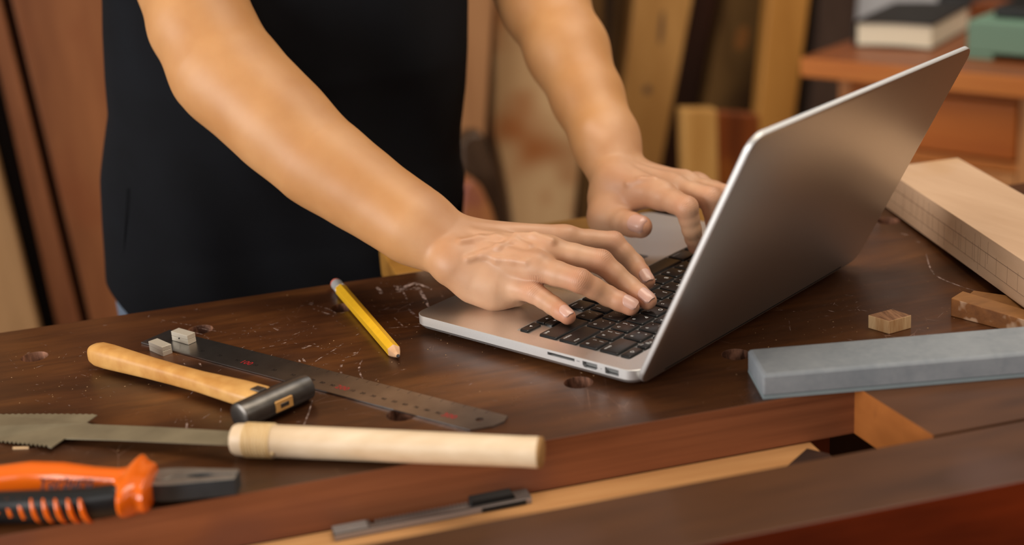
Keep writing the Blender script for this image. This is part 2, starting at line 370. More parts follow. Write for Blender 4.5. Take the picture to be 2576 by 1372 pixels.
for pts, w_, s_ in [
    ([(1000, 735), (1024, 720), (1046, 712)], 5, .62), ([(1046, 712), (1062, 740), (1078, 772)], 3.2, .66), ([(1052, 714), (1070, 722), (1086, 729)], 2.6, .66),
    ([(1018, 730), (1040, 726), (1056, 730)], 6, .56), ([(948, 722), (956, 733), (960, 740)], 3.5, .6), ([(992, 716), (1000, 726), (1006, 735)], 4, .54),
    ([(1004, 712), (1016, 738), (1032, 768)], 1.4, .55), ([(1028, 778), (1040, 790), (1052, 800)], 2.5, .58), ([(992, 800), (1004, 812), (1014, 821)], 1.6, .58),
    ([(975, 826), (1020, 823), (1068, 821)], 1.4, .58), ([(1030, 818), (1066, 814)], 1.6, .5),
    ([(780, 766), (820, 776), (848, 790)], 1.6, .56), ([(782, 775), (812, 786), (842, 794)], 1.4, .56), ([(790, 788), (830, 792), (868, 786)], 1.2, .5), ([(770, 758), (805, 770)], 1.0, .5),
    ([(906, 838), (875, 856), (842, 880), (800, 905), (785, 918)], 1.4, .56), ([(897, 892), (872, 900), (860, 914), (858, 936), (863, 955)], 2.0, .58),
    ([(912, 905), (904, 920), (905, 938), (914, 956)], 1.6, .55), ([(880, 890), (896, 889), (900, 897)], 3.2, .5),
    ([(760, 878), (782, 868), (806, 872)], 6, .44), ([(620, 885), (660, 876), (700, 868), (720, 862)], 1.6, .5), ([(752, 905), (756, 915)], 1.6, .6), ([(762, 902), (768, 914)], 1.8, .6),
    ([(780, 828), (740, 842), (690, 862)], .9, .5), ([(600, 846), (640, 830), (700, 812)], .9, .5), ([(500, 826), (560, 836), (620, 842)], .8, .52), ([(380, 800), (440, 812), (540, 828)], .8, .5),
    ([(524, 852), (521, 866)], 1.2, .6), ([(466, 1048), (470, 1066), (468, 1084)], 1.5, .6), ([(472, 1080), (500, 1060), (528, 1042)], .9, .56), ([(556, 1028), (553, 1080)], .9, .5),
    ([(786, 1008), (776, 1040), (762, 1076)], 1.0, .6), ([(490, 980), (472, 1002)], 1.0, .5), ([(556, 930), (542, 942)], 1.2, .56), ([(462, 905), (466, 918)], 2.2, .5), ([(500, 912), (506, 922)], 1.8, .5),
    ([(180, 940), (220, 932), (262, 930)], .9, .5), ([(90, 980), (140, 972), (170, 968)], .8, .45), ([(1984, 800), (1990, 846)], .7, .5), ([(2330, 640), (2350, 690), (2420, 722), (2470, 736)], 1.4, .6),
    ([(2260, 585), (2290, 596), (2312, 612)], 4.0, .5), ([(1235, 838), (1240, 850)], 1.6, .6), ([(1128, 840), (1132, 846)], 3, .6), ([(20, 900), (60, 940)], .7, .45), ([(200, 990), (300, 1010)], .7, .42)]:
    stroke(pts, w_ * mm, s_)
r2 = random.Random(3)
for k in range(460):
    cx, cy, sx, sy = r2.choice([(860, 860, 130, 70), (800, 900, 100, 60), (560, 850, 160, 30), (1000, 760, 60, 50), (200, 940, 160, 60), (300, 1000, 200, 50), (2010, 800, 110, 40), (2080, 780, 120, 30), (1180, 950, 160, 50), (700, 790, 120, 40), (2050, 780, 110, 35), (400, 880, 200, 50), (860, 830, 140, 60)])
    x = r2.gauss(cx, sx); y = r2.gauss(cy, sy)
    q = onz(x, y, 0)
    if not (YF + .004 < q[1] < YB - .004) or q[0] < XL: continue
    L = r2.uniform(4, 30); a_ = r2.choice([-.5, -.3, .2, .6, 1.2]) + r2.gauss(0, .25)
    stroke([(x, y), (x + L * math.cos(a_), y - .6 * L * math.sin(a_))], r2.uniform(.25, .7) * mm, r2.uniform(.42, .58))
o = make('scratch_mark', SM, M_SCR, bench, kind='stuff')
at_ = o.data.attributes.new('strength', 'FLOAT', 'POINT'); at_.data.foreach_set('value', STR)

# sawdust flecks on the bench
M_DUST = plain('sawdust_pale', srgb(170, 134, 96), rough=.9)
DM = MB()
for k in range(480):
    if k < 300: q = onz(r2.uniform(-40, 2650), r2.uniform(700, 1260), 0)
    else:
        cx, cy = r2.choice([(1150, 850), (980, 880), (2010, 848), (2290, 800), (330, 930), (520, 1000), (120, 960), (1480, 900)]); q = onz(r2.gauss(cx, 90), r2.gauss(cy, 35), 0)
    if not (YF + .003 < q[1] < YB - .003): continue
    if k % 9 == 0: q = onz(r2.uniform(800, 2000), 1200 - .19 * r2.uniform(0, 1), -.0365)
    if any((q[0] - hx) ** 2 + (q[1] - hy) ** 2 < .012 ** 2 for hx, hy in HB + HF): continue
    s = r2.choice([.00018, .00022, .0003, .00045]); a = r2.uniform(0, PI); L = s * r2.uniform(1, 2.4)
    ca, sa = math.cos(a), math.sin(a); zz = max(q[2], -.0365)
    if q[2] < 0: continue
    DM.add([(q[0] + ca * L, q[1] + sa * L, .0001), (q[0] - sa * s, q[1] + ca * s, .0001), (q[0] - ca * L, q[1] - sa * L, .0001), (q[0] + sa * s, q[1] - ca * s, .0001), (q[0], q[1], .0001 + s * .8)],
           [(3, 2, 1, 0), (0, 1, 4), (1, 2, 4), (2, 3, 4), (3, 0, 4)])
o = make('sawdust', DM, M_DUST); o['kind'] = 'stuff'; tag(o, 'pale sawdust flecks scattered over the dark bench top', 'sawdust')
# ================================================================== LAPTOP (local frame: x to the typist's right, y towards the hinge)
lap = thing('laptop', 'open silver aluminium laptop with black keys, lid tilted back towards the camera side', 'laptop', (0, 0, 0), math.radians(-145.7))
LW, LD, ZT = .314, .219, .0155
RL = math.radians(-145.7)
def lapw(x, y, z): return np.array([x * math.cos(RL) - y * math.sin(RL), x * math.sin(RL) + y * math.cos(RL), z])
rings = []
for z, ins, r in ((.0012, .013, .006), (.0024, .008, .008), (.0048, .0028, .0105), (.0080, .0, .012), (.0151, .0, .012), (ZT, .0004, .0118)):
    rings.append([(x, y, z) for x, y in rrect(-LW + ins, ins, -ins, LD - ins, r, 8)])
base = make('base', MB().loft(rings), M_ALU, lap, local=True)
U = .01905; KR = -.0175; KL = KR - 14.5 * U; G = .0024
well = MB().prism(rrect(KL + .0012, .0938, KR + .0009, .2010, .003, 4), ZT - .0008, ZT + .01)
def port(y0, y1, z0, z1, cham=0):
    m = MB(); P = [(y0 + cham, z0), (y1 - cham, z0), (y1, z0 + cham), (y1, z1), (y0, z1), (y0, z0 + cham)] if cham else [(y0, z0), (y1, z0), (y1, z1), (y0, z1)]
    n = len(P); vs = [(-.006, a, b) for a, b in P] + [(.004, a, b) for a, b in P]
    return m.add(vs, [tuple(range(n)), tuple(range(2 * n - 1, n - 1, -1))] + [(i, i + n, (i + 1) % n + n, (i + 1) % n) for i in range(n)])
cuts = [well, port(.1385, .1640, .0116, .0138), port(.1712, .1846, .0094, .0140, .0014), port(.1915, .2036, .0090, .0138)]
cuts.append(MB().prism(rrect(-.2095, .006, -.1045, .080, .002, 4), ZT - .0003, ZT + .01))
boolean_cut(base, cuts)
base.data.materials.append(M_ALUS)
base.data.polygons.foreach_set('material_index', [1 if abs(p.normal.z) < .8 else 0 for p in base.data.polygons])
base.data.polygons.foreach_set('use_smooth', [True] * len(base.data.polygons)); base.data.set_sharp_from_angle(angle=math.radians(30))
M_PORT = plain('port_metal', srgb(120, 122, 122), rough=.5, metal=.5)
for a, c, z0, z1 in ((.1385, .1640, .0116, .0138), (.1712, .1846, .0094, .0140), (.1915, .2036, .0090, .0138)):
    make('port', MB().box((-.0058, a + .0008, z0 + .0006), (-.0030, c - .0008, z1 - .0004)), M_PORT, lap, local=True)
make('port', MB().box((-.0058, .1925, .0118), (-.0010, .2026, .0131)), M_PORT, lap, local=True)
M_MARKS = plain('port_marks', srgb(120, 120, 124), rough=.6)
mk = MB()
for y, w_, z in ((.1672, .0030, .0127), (.1880, .0008, .0115)):
    mk.box((.0, y - w_ / 2, z - .0003), (.00008, y + w_ / 2, z + .0003))
make('port_icon', mk, M_MARKS, lap, local=True)
M_PAD = plain('trackpad_glass', (0.5, 0.49, 0.48, 1), rough=0.16, metal=.85)
make('trackpad', MB().prism(rrect(-.2092, .0063, -.1048, .0797, .0018, 4), ZT - .0003, ZT - .00003), M_PAD, lap, local=True)
for x in (-LW + .03, -.03):
    for y in (.03, LD - .03):
        make('foot', MB().prism(circ(x, y, .006, 20), 0, .0016), M_RUBBER, lap, local=True)
# --- keys
KEYM = {}
def key_mesh(w_, d_):
    k = (round(w_, 5), round(d_, 5))
    if k not in KEYM:
        m = MB(); rg = []
        for z, ins, r in ((0, 0, .0012), (.0013, .0001, .0012), (.0018, .0005, .0012), (.00195, .0011, .001)):
            rg.append([(x, y, z) for x, y in rrect(ins, ins, w_ - ins, d_ - ins, r, 3)])
        m.loft(rg); o = make('key', m, M_KEY, lap, local=True, smooth=True, angle=30); KEYM[k] = o.data
        bpy.data.objects.remove(o)
    return KEYM[k]
ZK = ZT - .0008
def add_key(x0, y0, w_, d_, legs=()):
    o = bpy.data.objects.new('key', key_mesh(w_, d_)); COL.objects.link(o); o.parent = lap; o.location = (x0, y0, ZK)
    if legs:
        m = MB()
        for txt, size, fx, fy, al in legs:
            vs, fs = text_geo(txt, size, w_ * fx, d_ * fy, .00198, al)
            m.add(vs, fs)
        q = make('legend', m, M_WHITE, lap, local=True); q.parent = o
TH = dict(zip("QWERTYUIOP[]ASDFGHJKL;'ZXCVBNM,./", "ๆ ไ ำ พ ะ ั ี ร น ย บ ล ฟ ห ก ด เ ้ ่ า ส ว ง ผ ป แ อ ิ ื ท ม ใ ฝ".split(' ')))
SK = set('ัี้่ิื')
def letter(c, sh=''):
    out = []
    t = TH.get(c, '')
    if sh: out += [(sh, .0042, .26, .74, 'CENTER'), (c, .0042, .26, .34, 'CENTER')]
    else: out += [(c, .0050, .28, .66, 'CENTER')]
    if t: out.append((t if t not in SK else 'ฯ', .0042, .74, .32, 'CENTER'))
    return out
FD = .0085
x = KL; wf = 14.5 * U / 14
for i, t in enumerate(['esc'] + ['F%d' % k for k in range(1, 13)] + ['pw']):
    if t == 'pw': L = [('O', .0040, .5, .5, 'CENTER'), ('I', .0026, .5, .66, 'CENTER')]
    elif t == 'esc': L = [(t, .0026, .1, .3, 'LEFT')]
    else: L = [(t, .0022, .80, .26, 'CENTER'), ({'F10': '<', 'F11': '<)', 'F12': '<))'}.get(t, '*'), .0044, .46, .58, 'CENTER')]
    add_key(x + G / 2, .1910, wf - G, FD, L); x += wf
def row(y, items, d=.01655):
    x = KL
    for wd, L in items:
        add_key(x + G / 2, y, wd * U - G, d, L); x += wd * U
num = [('`', '~'), ('1', '!'), ('2', '@'), ('3', '#'), ('4', '$'), ('5', '%'), ('6', '^'), ('7', '&'), ('8', '*'), ('9', '('), ('0', ')'), ('-', '_'), ('=', '+')]
thn = ['_', 'ๅ', '/', '-', 'ภ', 'ถ', 'ฤ', 'ฦ', 'ค', 'ต', 'จ', 'ข', 'ช']
row(.1720, [(1, [(a, .0038, .26, .34, 'CENTER'), (s_, .0038, .26, .74, 'CENTER'), (t, .0040, .74, .34, 'CENTER')]) for (a, s_), t in zip(num, thn)] + [(1.5, [('delete', .0032, .92, .22, 'RIGHT')])])
row(.1530, [(1.5, [('tab', .0032, .08, .22, 'LEFT')])] + [(1, letter(c)) for c in 'QWERTYUIOP'] + [(1, letter('[', '{')), (1, letter(']', '}')), (1, letter('\\', '|') + [('ฃ', .0042, .74, .32, 'CENTER')])])
row(.1340, [(1.75, [('caps lock', .0030, .08, .22, 'LEFT')])] + [(1, letter(c)) for c in 'ASDFGHJKL'] + [(1, letter(';', ':')), (1, letter("'", '"')), (1.75, [('return', .0034, .93, .22, 'RIGHT'), ('enter', .0028, .93, .80, 'RIGHT')])])
row(.1150, [(2.25, [('shift', .0034, .06, .22, 'LEFT')])] + [(1, letter(c)) for c in 'ZXCVBNM'] + [(1, letter(',', '<')), (1, letter('.', '>')), (1, letter('/', '?')), (2.25, [('shift', .0034, .94, .22, 'RIGHT')])])
row(.0958, [(1, [('fn', .0032, .86, .24, 'RIGHT')]), (1, [('control', .0026, .08, .24, 'LEFT')]), (1, [('option', .0028, .08, .24, 'LEFT')]), (1.25, [('command', .0028, .90, .24, 'RIGHT')]), (5, []),
            (1.25, [('command', .0028, .10, .24, 'LEFT')]), (1, [('option', .0028, .90, .24, 'RIGHT'), ('alt', .0024, .90, .8, 'RIGHT')])])
xa = KL + 11.5 * U
for i, (t, y) in enumerate((('\u25c0', .0958), ('\u25bc', .0958), ('\u25b6', .0958))):
    add_key(xa + i * U + G / 2, y, U - G, .0080, [(t, .0030, .5, .5, 'CENTER')])
add_key(xa + U + G / 2, .0958 + .0084, U - G, .0081, [('\u25b2', .0030, .5, .5, 'CENTER')])
# --- lid
TH_L = math.radians(62.96); HY, HZ, HH, TK = .2206, .0052, .2134, .0046
def lidp(x, s_, t): return (x, HY + s_ * math.cos(TH_L) - t * math.sin(TH_L), HZ + s_ * math.sin(TH_L) + t * math.cos(TH_L))
rg = []
for t, ins in ((0, .0012), (.00035, .0004), (.0010, 0), (.0036, 0), (.0042, .0003), (TK, .0008)):
    rg.append([lidp(x, s_, t) for x, s_ in rrect(-LW + ins, ins, -ins, HH - ins, .012 - ins * .4, 8)])
o = make('lid', MB().loft(rg), [M_ALULID, M_ALUS], lap, local=True, smooth=True, angle=34)
nl = Vector((0, -math.sin(TH_L), math.cos(TH_L)))
o.data.polygons.foreach_set('material_index', [1 if abs(p.normal.dot(nl)) < .8 else 0 for p in o.data.polygons])
rg = [[lidp(x, s_, t) for x, s_ in rrect(-LW + .0035, .012, -.0035, HH - .0035, .008, 5)] for t in (TK - .001, TK + .0003)]
make('screen', MB().loft(rg), M_SCREEN, lap, local=True)
make('hinge', MB().tube([(-LW + .03, LD - .0010, .0100), (-.03, LD - .0010, .0100)], .0046, 20), M_RUBBER, lap, local=True, smooth=True)
# ================================================================== TOOLS AND OFFCUTS ON THE BENCH
V = lambda *a: np.array(a, float)
def unit(v): v = np.array(v, float); return v / np.linalg.norm(v)

# ---- whetstone
st = thing('sharpening_stone', 'long grey rectangular sharpening stone lying across the front right of the bench', 'whetstone', (.30, -.22, 0))
sd = unit((.1780, -.0355, 0)); sn = V(-sd[1], sd[0], 0)
def stp(a, b, z): return tuple(V(.1992, -.2250, 0) + sd * a + sn * b + V(0, 0, z))
SL, SWD, SH = .232, .0480, .0185
rg = []
for z, ins in ((.0035, 0), (SH - .0022, 0), (SH - .0008, .0010), (SH, .0026)):
    rg.append([stp(a, b, z) for a, b in rrect(ins, ins, SL - ins, SWD - ins, .0014, 2)])
make('stone_body', MB().loft(rg), M_STONE, st)
make('glue_line', MB().hexa([stp(.0006, .0006, .0026), stp(SL - .0006, .0006, .0026), stp(SL - .0006, SWD - .0006, .0026), stp(.0006, SWD - .0006, .0026)], [stp(.0006, .0006, .0037), stp(SL - .0006, .0006, .0037), stp(SL - .0006, SWD - .0006, .0037), stp(.0006, SWD - .0006, .0037)]), plain('glue_line', srgb(84, 92, 96), rough=.8), st)
make('stone_base_layer', MB().hexa([stp(.0, .0, 0), stp(SL, 0, 0), stp(SL, SWD, 0), stp(0, SWD, 0)], [stp(.0, .0, .0028), stp(SL, 0, .0028), stp(SL, SWD, .0028), stp(0, SWD, .0028)]),
     plain('grey_stone_base', srgb(126, 138, 142), rough=.75, noise=.05), st, bevel=.0004)

# ---- small oak offcut
cb = thing('wood_offcut', 'small square oak offcut with pale striped sides, beside the laptop lid', 'wood block', (.339, -.143, 0))
bt = [(.3332, -.1541, 0), (.3540, -.1497, 0), (.3470, -.1322, 0), (.3250, -.1364, 0)]
o = make('wood_offcut', MB().hexa(bt, [(x - .0002, y, .0108) for x, y, _ in bt]), [M_OAK, M_OAKT], cb, bevel=.0006)
o.name = 'block'; o.data.polygons.foreach_set('material_index', [1 if p.normal.z > .8 else 0 for p in o.data.polygons])

# ---- two brown offcuts by the beam
w1 = thing('wood_wedge', 'brown wedge-shaped offcut with rough torn front face, between grey stone and pale beam', 'wood block', (.414, -.163, 0))
o = make('block', MB().hexa([(.3928, -.1400, 0), (.4215, -.1985, 0), (.4370, -.1900, 0), (.4085, -.1290, 0)], [(.3934, -.1385, .0145), (.4222, -.1965, .0118), (.4380, -.1890, .0118), (.4095, -.1285, .0145)]),
         [M_BROWN, M_BROWNT], w1, bevel=.0009)
o.data.polygons.foreach_set('material_index', [1 if p.normal.z > .8 else 0 for p in o.data.polygons])
w2 = thing('wood_wedge', 'thin brown offcut lying behind the rough wedge, partly under the pale beam', 'wood block', (.43, -.14, 0))
make('block', MB().hexa([(.4115, -.1285, 0), (.4410, -.1850, 0), (.4720, -.168, 0), (.4250, -.1170, 0)], [(.4115, -.1285, .0086), (.4410, -.1850, .0076), (.4720, -.168, .0076), (.4260, -.1175, .0086)]), M_BROWNT, w2, bevel=.0007)

# ---- pale beech beam
bm_ = thing('wooden_beam', 'thick pale planed beam with pencilled joinery lines on its side, right edge of bench', 'beam', (.50, -.02, 0), math.radians(9))
BA = V(.4860, .1400, .0003); BB = V(.4235, -.2500, .0125); bd = BB - BA; bl = np.linalg.norm(bd); bd /= bl
bw = unit(np.cross(V(0, 0, 1), bd)); bu = np.cross(bd, bw)
def bmp(s_, w_, h): return tuple(BA + bd * s_ + bw * w_ + bu * h)
BH, BWD = .0365, .079
make('beam_body', MB().hexa([bmp(0, 0, 0), bmp(bl, 0, 0), bmp(bl, BWD, 0), bmp(-.012, BWD, 0)], [bmp(0, 0, BH), bmp(bl, 0, BH), bmp(bl, BWD, BH), bmp(-.012, BWD, BH)]), M_BEECH, bm_, bevel=.0007)
ln = MB()
def pl_line(s0, h0, s1, h1, wd=.0005):
    d = unit((s1 - s0, h1 - h0, 0)); n_ = (-d[1] * wd / 2, d[0] * wd / 2)
    q = [(s0 + n_[0], h0 + n_[1]), (s1 + n_[0], h1 + n_[1]), (s1 - n_[0], h1 - n_[1]), (s0 - n_[0], h0 - n_[1])]
    ln.hexa([bmp(s_, -.00012, h) for s_, h in q], [bmp(s_, .0004, h) for s_, h in q])
pl_line(.004, .0235, bl - .002, .0225); pl_line(.004, .0110, bl - .002, .0085, .00035)
rr_ = random.Random(5)
s_ = .035
while s_ < bl - .01:
    pl_line(s_, .0095 if rr_.random() < .7 else .004, s_ + .0003, .0232 + rr_.uniform(0, .002), .00022)
    if rr_.random() < .35: pl_line(s_ + .004, .016 - rr_.random() * .008, s_ + .0045, .033, .0002)
    s_ += rr_.uniform(.011, .021)
make('pencil_line', ln, M_PLINE, bm_)

# ---- pencil
pt, pe = onz(1004, 899, .0036), onz(843, 712, .0052); pd = unit(pt - pe); ps = unit(np.cross(pd, (0, 0, 1)))
pc = thing('pencil', 'yellow hexagonal pencil with pink eraser, sharpened point towards the camera', 'pencil', (-.032, .045, 0))
M_YEL = plain('yellow_lacquer', srgb(232, 180, 40), rough=.32, noise=.04, nscale=200)
R6 = .0055
def hexring(c, r, rot=PI / 6, n=6): return [tuple(c + ps * r * math.cos(rot + 2 * PI * k / n) + np.cross(ps, pd) * r * math.sin(rot + 2 * PI * k / n)) for k in range(n)]
L_ = np.linalg.norm(pt - pe); sharp = pt - pd * .0135
make('barrel', MB().loft([hexring(pe + pd * .019, R6), hexring(sharp, R6)]), M_YEL, pc, bevel=.0005)
n = 48; ring0 = []
for k in range(n):
    a = PI / 6 + 2 * PI * k / n; seg = (a - PI / 6) % (PI / 3) - PI / 6; r = R6 * .985 * math.cos(PI / 6) / math.cos(seg)
    ring0.append((a, r))
def rn(c, f, off): return [tuple(c + pd * (off(r)) + ps * r * f * math.cos(a) + np.cross(ps, pd) * r * f * math.sin(a)) for a, r in ring0]
tipz = pt - pd * .0026
make('sharpened_wood', MB().loft([rn(sharp - pd * .0008, .99, lambda r: 0), rn(sharp, 1.0, lambda r: (R6 - r) * 1.6), [tuple(tipz + (ps * math.cos(a) + np.cross(ps, pd) * math.sin(a)) * .0015) for a, r in ring0]]),
     wood('pencil_cedar', srgb(206, 158, 116), srgb(226, 184, 144), rough=.6, grain=(40, 40, 40), scale=2), pc, smooth=True)
make('lead', MB().loft([[tuple(tipz - pd * .0001 + (ps * math.cos(a) + np.cross(ps, pd) * math.sin(a)) * .00147) for a, r in ring0], [tuple(pt + (ps * math.cos(a) + np.cross(ps, pd) * math.sin(a)) * .0003) for a, r in ring0]]),
     plain('graphite', srgb(52, 50, 54), rough=.3), pc, smooth=True)
fr = []; fp = []
for k, (o_, r) in enumerate(((.0045, .0039), (.0055, .0041), (.0068, .0038), (.0080, .0041), (.0092, .0038), (.0120, .0039), (.0135, .0041), (.0150, .0038), (.0165, .0041), (.0185, .0040), (.0195, .0041))):
    fp.append(pe + pd * o_); fr.append(r * 1.24)
make('ferrule', MB().tube(fp, fr, 24), plain('ferrule_metal', (.78, .78, .77, 1), rough=.3, metal=.55), pc, smooth='all')
make('eraser', MB().tube([pe + pd * t for t in (.0052, .002, .0008, 0)], [.0046, .0046, .0040, .0024], 24), plain('eraser_pink', srgb(222, 110, 92), rough=.7), pc, smooth='all')

# ---- steel rule with two sliding stops
ru = thing('steel_rule', 'dark steel rule with red hundred marks, reaching under the hammer head', 'ruler', (-.09, -.06, 0))
RA, RB = V(-.1995, .0765, 0), V(.0135, -.1895, 0); rd = unit(RB - RA); rn2 = V(-rd[1], rd[0], 0); RLn = np.linalg.norm(RB - RA); HWr = .0150
def rup(s_, t, z): return tuple(RA + rd * s_ + rn2 * t + V(0, 0, z))
outl = [(0, -HWr), (RLn - .004, -HWr), (RLn + .006, -HWr * .2), (RLn + .0085, HWr * .45), (RLn + .0055, HWr), (0, HWr)]
hole_c = (RLn - .008, .001)
body = MB().prism([rup(a, b, 0)[:2] for a, b in outl], .0003, .0014)
M_RULE = plain('rule_steel', (.34, .33, .32, 1), rough=.30, metal=1.0, noise=.18, nscale=45)
o = make('blade', body, M_RULE, ru); cut = MB(); hc = rup(*hole_c, 0)
cut.prism([(x - ru.location.x, y - ru.location.y) for x, y in circ(hc[0], hc[1], .0028, 24)], -.01, .01); boolean_cut(o, [cut])
rk = MB(); rr2 = MB()
for k in range(1, 34):
    s0 = k * .010
    rk.hexa([rup(s0 - .00012, HWr - .0002, .0014), rup(s0 + .00012, HWr - .0002, .0014), rup(s0 + .00012, HWr - .0042, .0014), rup(s0 - .00012, HWr - .0042, .0014)],
            [rup(s0 - .00012, HWr - .0002, .00148), rup(s0 + .00012, HWr - .0002, .00148), rup(s0 + .00012, HWr - .0042, .00148), rup(s0 - .00012, HWr - .0042, .00148)])
def rtext(m, txt, size, s0, t0, flip=1):
    vs, fs = text_geo(txt, size, 0, 0, 0, 'CENTER')
    m.add([rup(s0 + flip * x, t0 + flip * y, .00150) for x, y, _ in vs], fs)
H0 = .1108   # distance of the first red mark
for k in range(-6, 24):
    s0 = H0 + k * .010
    if s0 < .03 or s0 > RLn - (.012 if k % 10 == 0 else .03): continue
    if k % 10 == 0: rtext(rr2, '%d' % (100 * (k // 10 + 1)), .0080, s0, -.0048)
    elif k % 2 or k > 6: rtext(rk, '%d' % (10 * (k % 10)), .0044, s0, -.0048)
make('scale_mark', rk, plain('rule_black', srgb(14, 14, 14), rough=.5), ru)
make('red_number', rr2, plain('rule_red', srgb(178, 34, 40), rough=.5), ru)
def stop(name, label, corners, z0, z1, hole=None, slit=True):
    t = thing(name, label, 'rule stop', (sum(c[0] for c in corners) / 4, sum(c[1] for c in corners) / 4, 0))
    zm = z0 + (z1 - z0) * .52
    make('lower_jaw', MB().prism(corners, z0, zm - .00012), M_MAG, t, bevel=.0002)
    make('upper_jaw', MB().prism(corners, zm + .00012, z1), M_MAG, t, bevel=.0002)
    if hole is not None:
        d = unit(hole[1]); make('screw_hole', MB().tube([hole[0] - d * .0004, hole[0] + d * .0006], .0006, 12), M_RUBBER, t)
    return t
c1 = [(-.2052, .0490), (-.1951, .0310), (-.1878, .0352), (-.1979, .0532)]
stop('rule_stop', 'small nickel block stop on the near edge of the rule, by the handle end', c1, .0, .0078)
c2 = [(-.1868, .0600), (-.1748, .0438), (-.1683, .0492), (-.1803, .0654)]
hp = V(-.1811, .0523, .0052); hd = unit(V(-.0162, -.0120, 0))
stop('rule_stop', 'bright nickel block stop on the far edge of the rule, with a tiny hole', c2, .0016, .0094, (hp, hd))

# ---- hammer
hm = thing('hammer', 'small black-headed hammer with honey-coloured wooden handle, lying on the bench', 'hammer', (-.18, -.04, 0))
hn, hf = V(-.1493, -.1328, .0102), V(-.0962, -.0978, .0102); hx = unit(hf - hn); HL = np.linalg.norm(hf - hn); rH = .0100
prof = [(0, .0070), (.0004, .0086), (.0012, .0098), (.0022, .0101), (.012, .0101), (.024, .0102), (HL * .5, .0102), (HL - .016, .0101), (HL - .006, .0098), (HL - .0016, .0092), (HL - .0005, .0080), (HL, .0066)]
make('head', MB().tube([hn + hx * a for a, r in prof], [r for a, r in prof], 48), M_STEELD, hm, smooth=True, angle=30)
hy = V(-hx[1], hx[0], 0)    # towards the handle
if np.dot(hy, V(-.2455, .032, 0) - V(-.12, -.11, 0)) < 0: hy = -hy
hc0 = hn + hx * (HL * .50)
hend = V(-.2475, .0345, .0112)
hdir = unit(hend - hc0)
pts = []; rads = []
for f, rs, rz in ((.0, .0078, .0056), (.050, .0086, .0060), (.072, .0114, .0066), (.17, .0112, .0070), (.27, .0096, .0070), (.38, .0080, .0068), (.52, .0074, .0071), (.66, .0076, .0076), (.80, .0084, .0084), (.90, .0090, .0090), (.955, .0088, .0088), (.985, .0074, .0074), (1.0, .0046, .0046)):
    pts.append(hc0 + (hend - hc0) * f + V(0, 0, -.0003 * math.sin(f * PI))); rads.append((rs, rz))
make('handle', MB().tube(pts, rads, 28, power=3.0), M_HANDLE, hm, smooth=True, angle=32)
fc = hc0 - hdir * (rH - .0012)
sx = hx; sz = V(0, 0, 1)
def eye(w_, h_, o0, o1): return MB().hexa([tuple(fc - hdir * o0 + sx * a + sz * b) for a, b in ((-w_, -h_), (w_, -h_), (w_, h_), (-w_, h_))], [tuple(fc - hdir * o1 + sx * a + sz * b) for a, b in ((-w_, -h_), (w_, -h_), (w_, h_), (-w_, h_))])
make('handle_end', eye(.0078, .0042, -.003, .0019), M_HANDLE, hm, bevel=.0008)
make('wedge', eye(.0038, .0016, .0, .00215), M_STEELD, hm, bevel=.0003)
cl = hc0 + hdir * .0120 + V(0, 0, .0063)
make('retaining_clip', MB().hexa([tuple(cl + hdir * a + hx * b) for a, b in ((-.003, -.0040), (.006, -.0040), (.006, .0030), (-.003, .0030))], [tuple(cl + hdir * a + hx * b + V(0, 0, .0012)) for a, b in ((-.003, -.0040), (.006, -.0040), (.006, .0030), (-.003, .0030))]), M_STEELD, hm, bevel=.0004)

# ---- pull saw
sw = thing('pull_saw', 'double-edged pull saw with long pale wooden grip, nearest the front edge of the bench', 'saw', (-.1, -.15, 0))
g0, g1 = V(-.1572, -.1700, .0112), V(.0338, -.2560, .0112)
g0 = onz(586, 1106, .0121); g1 = onz(1362, 1139, .0110); gd = unit(g1 - g0); GL = np.linalg.norm(g1 - g0)
prof = [(0, .0078), (.0010, .0096), (.003, .0106), (.010, .0112), (.020, .0113), (.029, .0112), (.0300, .0108), (.05, .0108), (.09, .0106), (.13, .0104), (.17, .0101), (GL - .012, .0099), (GL - .004, .0101), (GL - .0012, .0098), (GL, .0086)]
o = make('grip', MB().tube([g0 + gd * a for a, r in prof], [r for a, r in prof], 40), M_SAWH, sw, smooth=True, angle=35)
make('grip_end', MB().tube([g1 + gd * a for a in (-.0016, .0002, .0010, .0014)], [.01005, .00995, .0086, .0060], 40), wood('grip_end_grain', srgb(150, 108, 60), srgb(186, 144, 92), rough=.6, grain=(60, 60, 60)), sw, smooth=True, angle=60)
wr = MB()
for k in range(9):
    a = .0105 + k * .0022
    wr.tube([g0 + gd * (a + q * .0011) for q in (-1, -.6, 0, .6, 1)], [.0110, .0117, .0119, .0117, .0110], 40)
make('rattan_binding', wr, M_RATTAN, sw, smooth='all')
make('binding_knot', MB().tube([g0 + gd * .0300 - V(.004, .0085, 0) * 1.0 + V(0, 0, -.004), g0 + gd * .0318 - V(.004, .0085, 0) + V(0, 0, -.004)], [.0020, .0016], 10), M_RATTAN, sw, smooth='all')
def sp(x, y): z = .0105 * x / 582 + .0012 * (1 - x / 582); return onz(x, y, max(z, .0008))
edge_top = [(588, 1088), (400, 1077), (230, 1070), (218, 1066), (245, 1047)]
top_teeth = []
xs = np.linspace(240, -260, 66)
for k, x_ in enumerate(xs): top_teeth.append((x_, 1045.2 + ((110 - x_) / 150) ** 2 * 1.6 - (2.2 if k % 2 else 0)))
bot_teeth = []
xs = np.linspace(-260, 122, 72)
for k, x_ in enumerate(xs): bot_teeth.append((x_, 1122 - (120 - x_) * .10 + (5.0 if k % 2 else 0)))
edge_bot = [(130, 1129), (163, 1106), (300, 1110), (588, 1123)]
poly = [sp(*q) for q in edge_top + top_teeth + bot_teeth + edge_bot]
